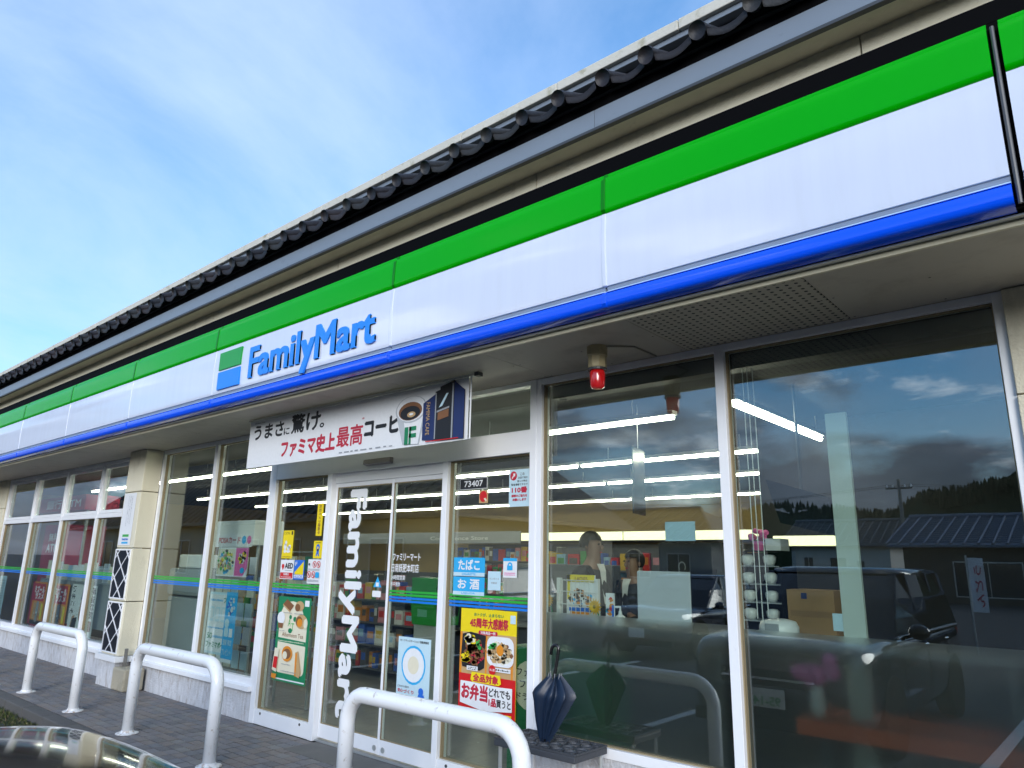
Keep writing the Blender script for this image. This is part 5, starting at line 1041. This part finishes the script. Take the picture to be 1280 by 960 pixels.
        MB().box(s*hw*.80, s*hw*.92, ry-.012, ry+.05, belt*.75, belt*1.0).build('tail_light', red, t, local=True, bevel=.01)
        for y in (fy-.86, ry+.80):
            w_ = empty('wheel', (0, 0, 0)); w_.parent = t; w_.location = (s*(hw-.10), y, .325)
            MB().lathe([(.20, -.10), (.29, -.105), (.325, -.08), (.325, .08), (.29, .105), (.20, .10)], (0, 0, 0), 28, 'x').build('tyre', ty, w_, local=True, smooth=True)
            MB().lathe([(.02, -.07), (.205, -.075), (.215, 0), (.205, .075), (.02, .07)], (0, 0, 0), 24, 'x').build('rim', DARK, w_, local=True)
            m = MB()
            for q in range(5):
                a = 2*math.pi*q/5; c, sn = math.cos(a), math.sin(a); m.raw([(s*.098, c*.02-sn*.035, sn*.02+c*.035), (s*.098, c*.02+sn*.035, sn*.02-c*.035), (s*.098, c*.205+sn*.02, sn*.205-c*.02), (s*.098, c*.205-sn*.02, sn*.205+c*.02)], [(0, 1, 2, 3)])
            m.build('spokes', rm, w_, local=True)
            MB().lathe([(.375, -.0), (.36, .012)], (s*(hw-.006), y, .345), 28, 'x').build('wheel_arch', BLACK, t, local=True)
    MB().box(-hw*.52, hw*.52, fy-.02, fy+.012, hood*.60, hood*.74).build('grille', BLACK, t, local=True, bevel=.01); MB().box(-hw*.50, hw*.50, fy+.012, fy+.018, hood*.655, hood*.675).build('grille_bar', ch, t, local=True)
    MB().box(-hw*.85, hw*.85, fy-.06, fy+.02, bz+.02, bz+.14).build('bumper', BLACK, t, local=True, bevel=.02)
    pm = MB().box(-.165, .165, fy+.02, fy+.028, hood*.42, hood*.42+.165).build('number_plate', INK['white'], t, local=True)
    if plate:
        q = MB(); vs_, ff = glyphs(plate, .02); w = max(v[0] for v in vs_); q.raw([(.13-.26*v[0]/w, fy+.0295, hood*.42+.02+v[1]*.11) for v in vs_], ff); q.build('lettering', INK['lime'], t, local=True)
    MB().tube([(-hw*.3, ws-.02, belt*1.07), (hw*.45, ws-.12, belt*1.13)], .009, 6).build('wiper', BLACK, t, local=True)
    return t
BLK = mat('car_black', (.006, .006, .010), .10, var=.2, coat=.7, spec=.4); SIL = mat('car_grey', (.05, .052, .058), .3, metal=.3, coat=.6); WHT = mat('car_white', (.7, .7, .7), .2, coat=.8); NVY = mat('car_navy', (.008, .012, .035), .14, coat=1)
make_car('black estate car whose bonnet shows at the lower left', (-2.86, -4.90, -.1), 0, BLK, H=1.70, plate='95-14')
make_car('dark compact car mirrored in the middle window', (-7.4, -9.8, -.1), R(0), NVY, L=3.9, W=1.7, H=1.5, wagon=True)
make_car('dark tall car mirrored at the right edge of the window', (.4, -9.6, -.1), R(2), BLK, L=4.3, W=1.72, H=1.8)
make_car('dark grey car mirrored in the windows right of the pillar', (-13.2, -9.9, -.1), 0, SIL, L=4.2, H=1.55)

# ------------------------------------------------------------------ the far side of the car park, mirrored in the glass
def house(name, label, x0, x1, y0, y1, eave, ridge, wallc, roofc, hip=0.0, over=.7, wins=(), ribs=True, gable_x=False):
    t = thing(name, label, 'house', ((x0+x1)/2, (y0+y1)/2, -.1)); wm = mat('wall_'+wallc[0], wallc[1], .85, var=.08, bump=.2); rmn = mat('roof_'+roofc[0], roofc[1], .45, var=.25, scale=2, bump=.3, bscale=5)
    MB().box(x0, x1, y0, y1, -.1, eave).build('wall', wm, t)
    ym = (y0+y1)/2; a, b, c, d = x0-over, x1+over, y0-over, y1+over; h = hip*(y1-y0)/2+.001
    r = MB(); r.raw([(a, c, eave), (b, c, eave), (b, d, eave), (a, d, eave), (a+h, ym, ridge), (b-h, ym, ridge), (a, c, eave-.12), (b, c, eave-.12), (b, d, eave-.12), (a, d, eave-.12)], [(0, 1, 5, 4), (2, 3, 4, 5), (1, 2, 5), (3, 0, 4), (9, 8, 7, 6), (0, 6, 7, 1), (1, 7, 8, 2), (2, 8, 9, 3), (3, 9, 6, 0)]); ro = r.build('roof', rmn, t, fix=True)
    if ribs:        # rolls and courses of tiles on the slope that faces the shop
        q = MB(); nx = int((b-a)/.62); ny = 14
        for i in range(nx+1):
            x = a+(b-a)*i/nx; f = min(1, min(x-a, b-x)/h) if h > .01 else 1
            if f <= .02: continue
            q.tube([(x, d, eave+.04), (x, d+(ym-d)*f, eave+(ridge-eave)*f+.04)], .075, 5, caps=False)
        tag(q.build('roof_rolls', rmn, ro), kind='stuff')
        q = MB()
        for j in range(1, ny):
            f = j/ny; q.box(a+h*f, b-h*f, d+(ym-d)*f-.02, d+(ym-d)*f+.02, eave+(ridge-eave)*f, eave+(ridge-eave)*f+.075)
        tag(q.build('tile_courses', rmn, ro), kind='stuff')
        MB().tube([(a+h, ym, ridge+.08), (b-h, ym, ridge+.08)], .16, 8).build('ridge', rmn, ro)
        if hip:
            for xe, xr in ((a, a+h), (b, b-h)): MB().tube([(xe, d, eave+.05), (xr, ym, ridge+.08)], .12, 6).build('hip_ridge', rmn, ro)
    gm = mat('house_window', (.03, .035, .04), .08, var=.1); fm = mat('house_frame', (.55, .55, .53), .5)
    for (xa, xb, za, zb) in wins:
        w = MB().box(xa, xb, y1, y1+.03, za, zb).build('window', gm, t); f = MB()
        f.box(xa-.06, xb+.06, y1+.031, y1+.07, zb, zb+.06).box(xa-.06, xb+.06, y1+.031, y1+.07, za-.06, za).box(xa-.06, xa, y1+.031, y1+.07, za, zb).box(xb, xb+.06, y1+.031, y1+.07, za, zb).box((xa+xb)/2-.02, (xa+xb)/2+.02, y1+.031, y1+.06, za, zb); f.build('window_frame', fm, w)
    return t
house('tiled_house', 'long house with a dark tiled hip roof mirrored in the left windows', -50, -17.2, -22, -12.6, 3.1, 7.6, ('beige', (.40, .36, .28)), ('tile_dark', (.075, .068, .062)), .9, wins=[(-47+i*3.2, -45.2+i*3.2, .8, 2.3) for i in range(9)])
house('low_house', 'low house with a grey hip roof mirrored in the middle window', -31, -18.5, -42, -34, 3.0, 5.0, ('grey', (.33, .32, .30)), ('tile_grey', (.12, .12, .125)), .8, wins=[(-29+i*2.6, -27.6+i*2.6, .9, 2.2) for i in range(4)])
house('white_house', 'small white gabled house mirrored behind the estate car', -22.5, -15.0, -64, -57, 3.4, 5.4, ('white', (.62, .60, .54)), ('slate', (.10, .105, .12)), 0, wins=[(-21.5, -20.8, 1.0, 2.4), (-19.4, -18.2, .2, 2.4), (-17.4, -16.9, 1.0, 2.2)])
house('barn', 'wide barn with a blue grey roof mirrored at the right of the window', -10.4, 9, -52, -41, 2.9, 4.7, ('brown', (.09, .07, .055)), ('metal_blue', (.13, .16, .22)), 0, wins=[(-8, -5, .3, 2.0), (-2, 1, .3, 2.0)])
def make_flag():
    t = thing('banner_flag', 'tall white banner flag mirrored beside the estate car', 'flag', (-2.9, -14, -.1)); MB().tube([(-3.0, -14, -.1), (-3.0, -14, 1.9)], .018, 8).build('pole', ALUS, t); MB().grid(lambda u, v: (-2.98+.28*u, -14+.02*math.sin(5*v+3*u), .75+1.1*v), 6, 14).build('cloth', INK['white'], t); m = MB(); vs_, fs_ = glyphs('うどん', .02); w = max(v[0] for v in vs_)
    m.raw([(-2.76-v[1]*.15, -13.965, .85+.9*(1-v[0]/w)) for v in vs_], fs_); m.build('lettering', INK['crimson'], t)
make_flag()
def make_pole():
    t = thing('utility_pole', 'concrete utility pole with a crossarm mirrored in the right window', 'pole', (-13.2, -58, -.1)); pm = mat('pole_concrete', (.25, .24, .22), .9)
    MB().tube([(-13.2, -54, -.1), (-13.2, -54, 8.0)], [.17, .11], 10).build('shaft', pm, t); MB().box(-14.1, -12.3, -54.06, -53.94, 7.3, 7.42).build('crossarm', DARK, t)
    for x in (-14, -13.6, -12.8, -12.4): MB().lathe([(.05, 7.42), (.07, 7.5), (.04, 7.62)], (x, -54, 0), 8).build('insulator', INK['white'], t)
    for x, s in ((-14, .1), (-12.4, .3)):
        MB().tube([(x+(i-10)*6, -54-abs(i-10)*.4, 7.6-.8*math.sin(math.pi*((i*.2) % 1))) for i in range(21)], .012, 4).build('cable', BLACK, t)
make_pole()
def make_hills():
    rnd = random.Random(21); hm = mat('hill_forest', (.028, .042, .022), 1, var=.5, scale=.06, spec=.0)
    def ridge(name, y0, depth, pts, x0, x1, n=90, rough=.06):
        def hgt(x):
            for (xa, za), (xb, zb) in zip(pts, pts[1:]):
                if xa <= x <= xb:
                    t_ = (x-xa)/(xb-xa); t_ = t_*t_*(3-2*t_); return za+(zb-za)*t_
            return pts[0][1] if x < pts[0][0] else pts[-1][1]
        m = MB()
        def f(u, v):
            x = x0+(x1-x0)*u; h = hgt(x)*(1+rough*math.sin(x*.083)+rough*.6*math.sin(x*.21+1)+rough*.4*math.sin(x*.47)); s = math.sin(v*math.pi/2)
            return (x, y0-depth*v, -1+(h+1)*s*(1+.04*math.sin(x*.3+v*9)))
        m.grid(f, n, 14); tag(m.build(name, hm, None, smooth=True), kind='structure'); return hgt
    ridge('hills', -420, 160, [(-900, 40), (-560, 44), (-330, 42), (-260, 36), (-190, 31), (-150, 38), (-110, 33), (-60, 62), (0, 72), (120, 66), (300, 50), (900, 40)], -900, 900, 160)
    h2 = ridge('near_hill', -215, 50, [(-420, 24), (-300, 23), (-210, 25.5), (-178, 22), (-126, 17.5), (-99, 23), (-82, 20.5), (-65, 18.5), (-50, 25), (-26, 28), (0, 29), (150, 22)], -400, 150, 120, .04)
    # conifers along the near ridge: trunks and whorls of branches
    g = [mat('conifer_a', (.022, .035, .018), .9, var=.4, spec=.1), mat('conifer_b', (.030, .045, .022), .9, var=.4, spec=.1)]; m = MB()
    for _ in range(2200):
        x = rnd.uniform(-330, 30); v = rnd.uniform(.55, 1.0); s = math.sin(v*math.pi/2); z = -1+(h2(x)+1)*s; y = -215-50*v; H = rnd.uniform(1.6, 3.4); r = H*rnd.uniform(.34, .5); m.mi = rnd.randrange(2)
        for k in range(5):
            a0 = rnd.uniform(0, 6); zz = z+H*(.12+.17*k); rr_ = r*(1-.17*k); nb = 7; b0 = len(m.v)
            pts = [(x+rr_*(1 if i % 2 else .62)*math.cos(a0+2*math.pi*i/(2*nb))*rnd.uniform(.85, 1.1), y+rr_*(1 if i % 2 else .62)*math.sin(a0+2*math.pi*i/(2*nb)), zz-(.12*H if i % 2 else .02)) for i in range(2*nb)]+[(x, y, zz+H*.26)]
            m.raw(pts, [(i, (i+1) % (2*nb), 2*nb) for i in range(2*nb)])
    tag(m.build('conifer_wood', g, None), 'far wood of dark conifers on the low ridge mirrored in glass', 'wood', kind='stuff')
make_hills()
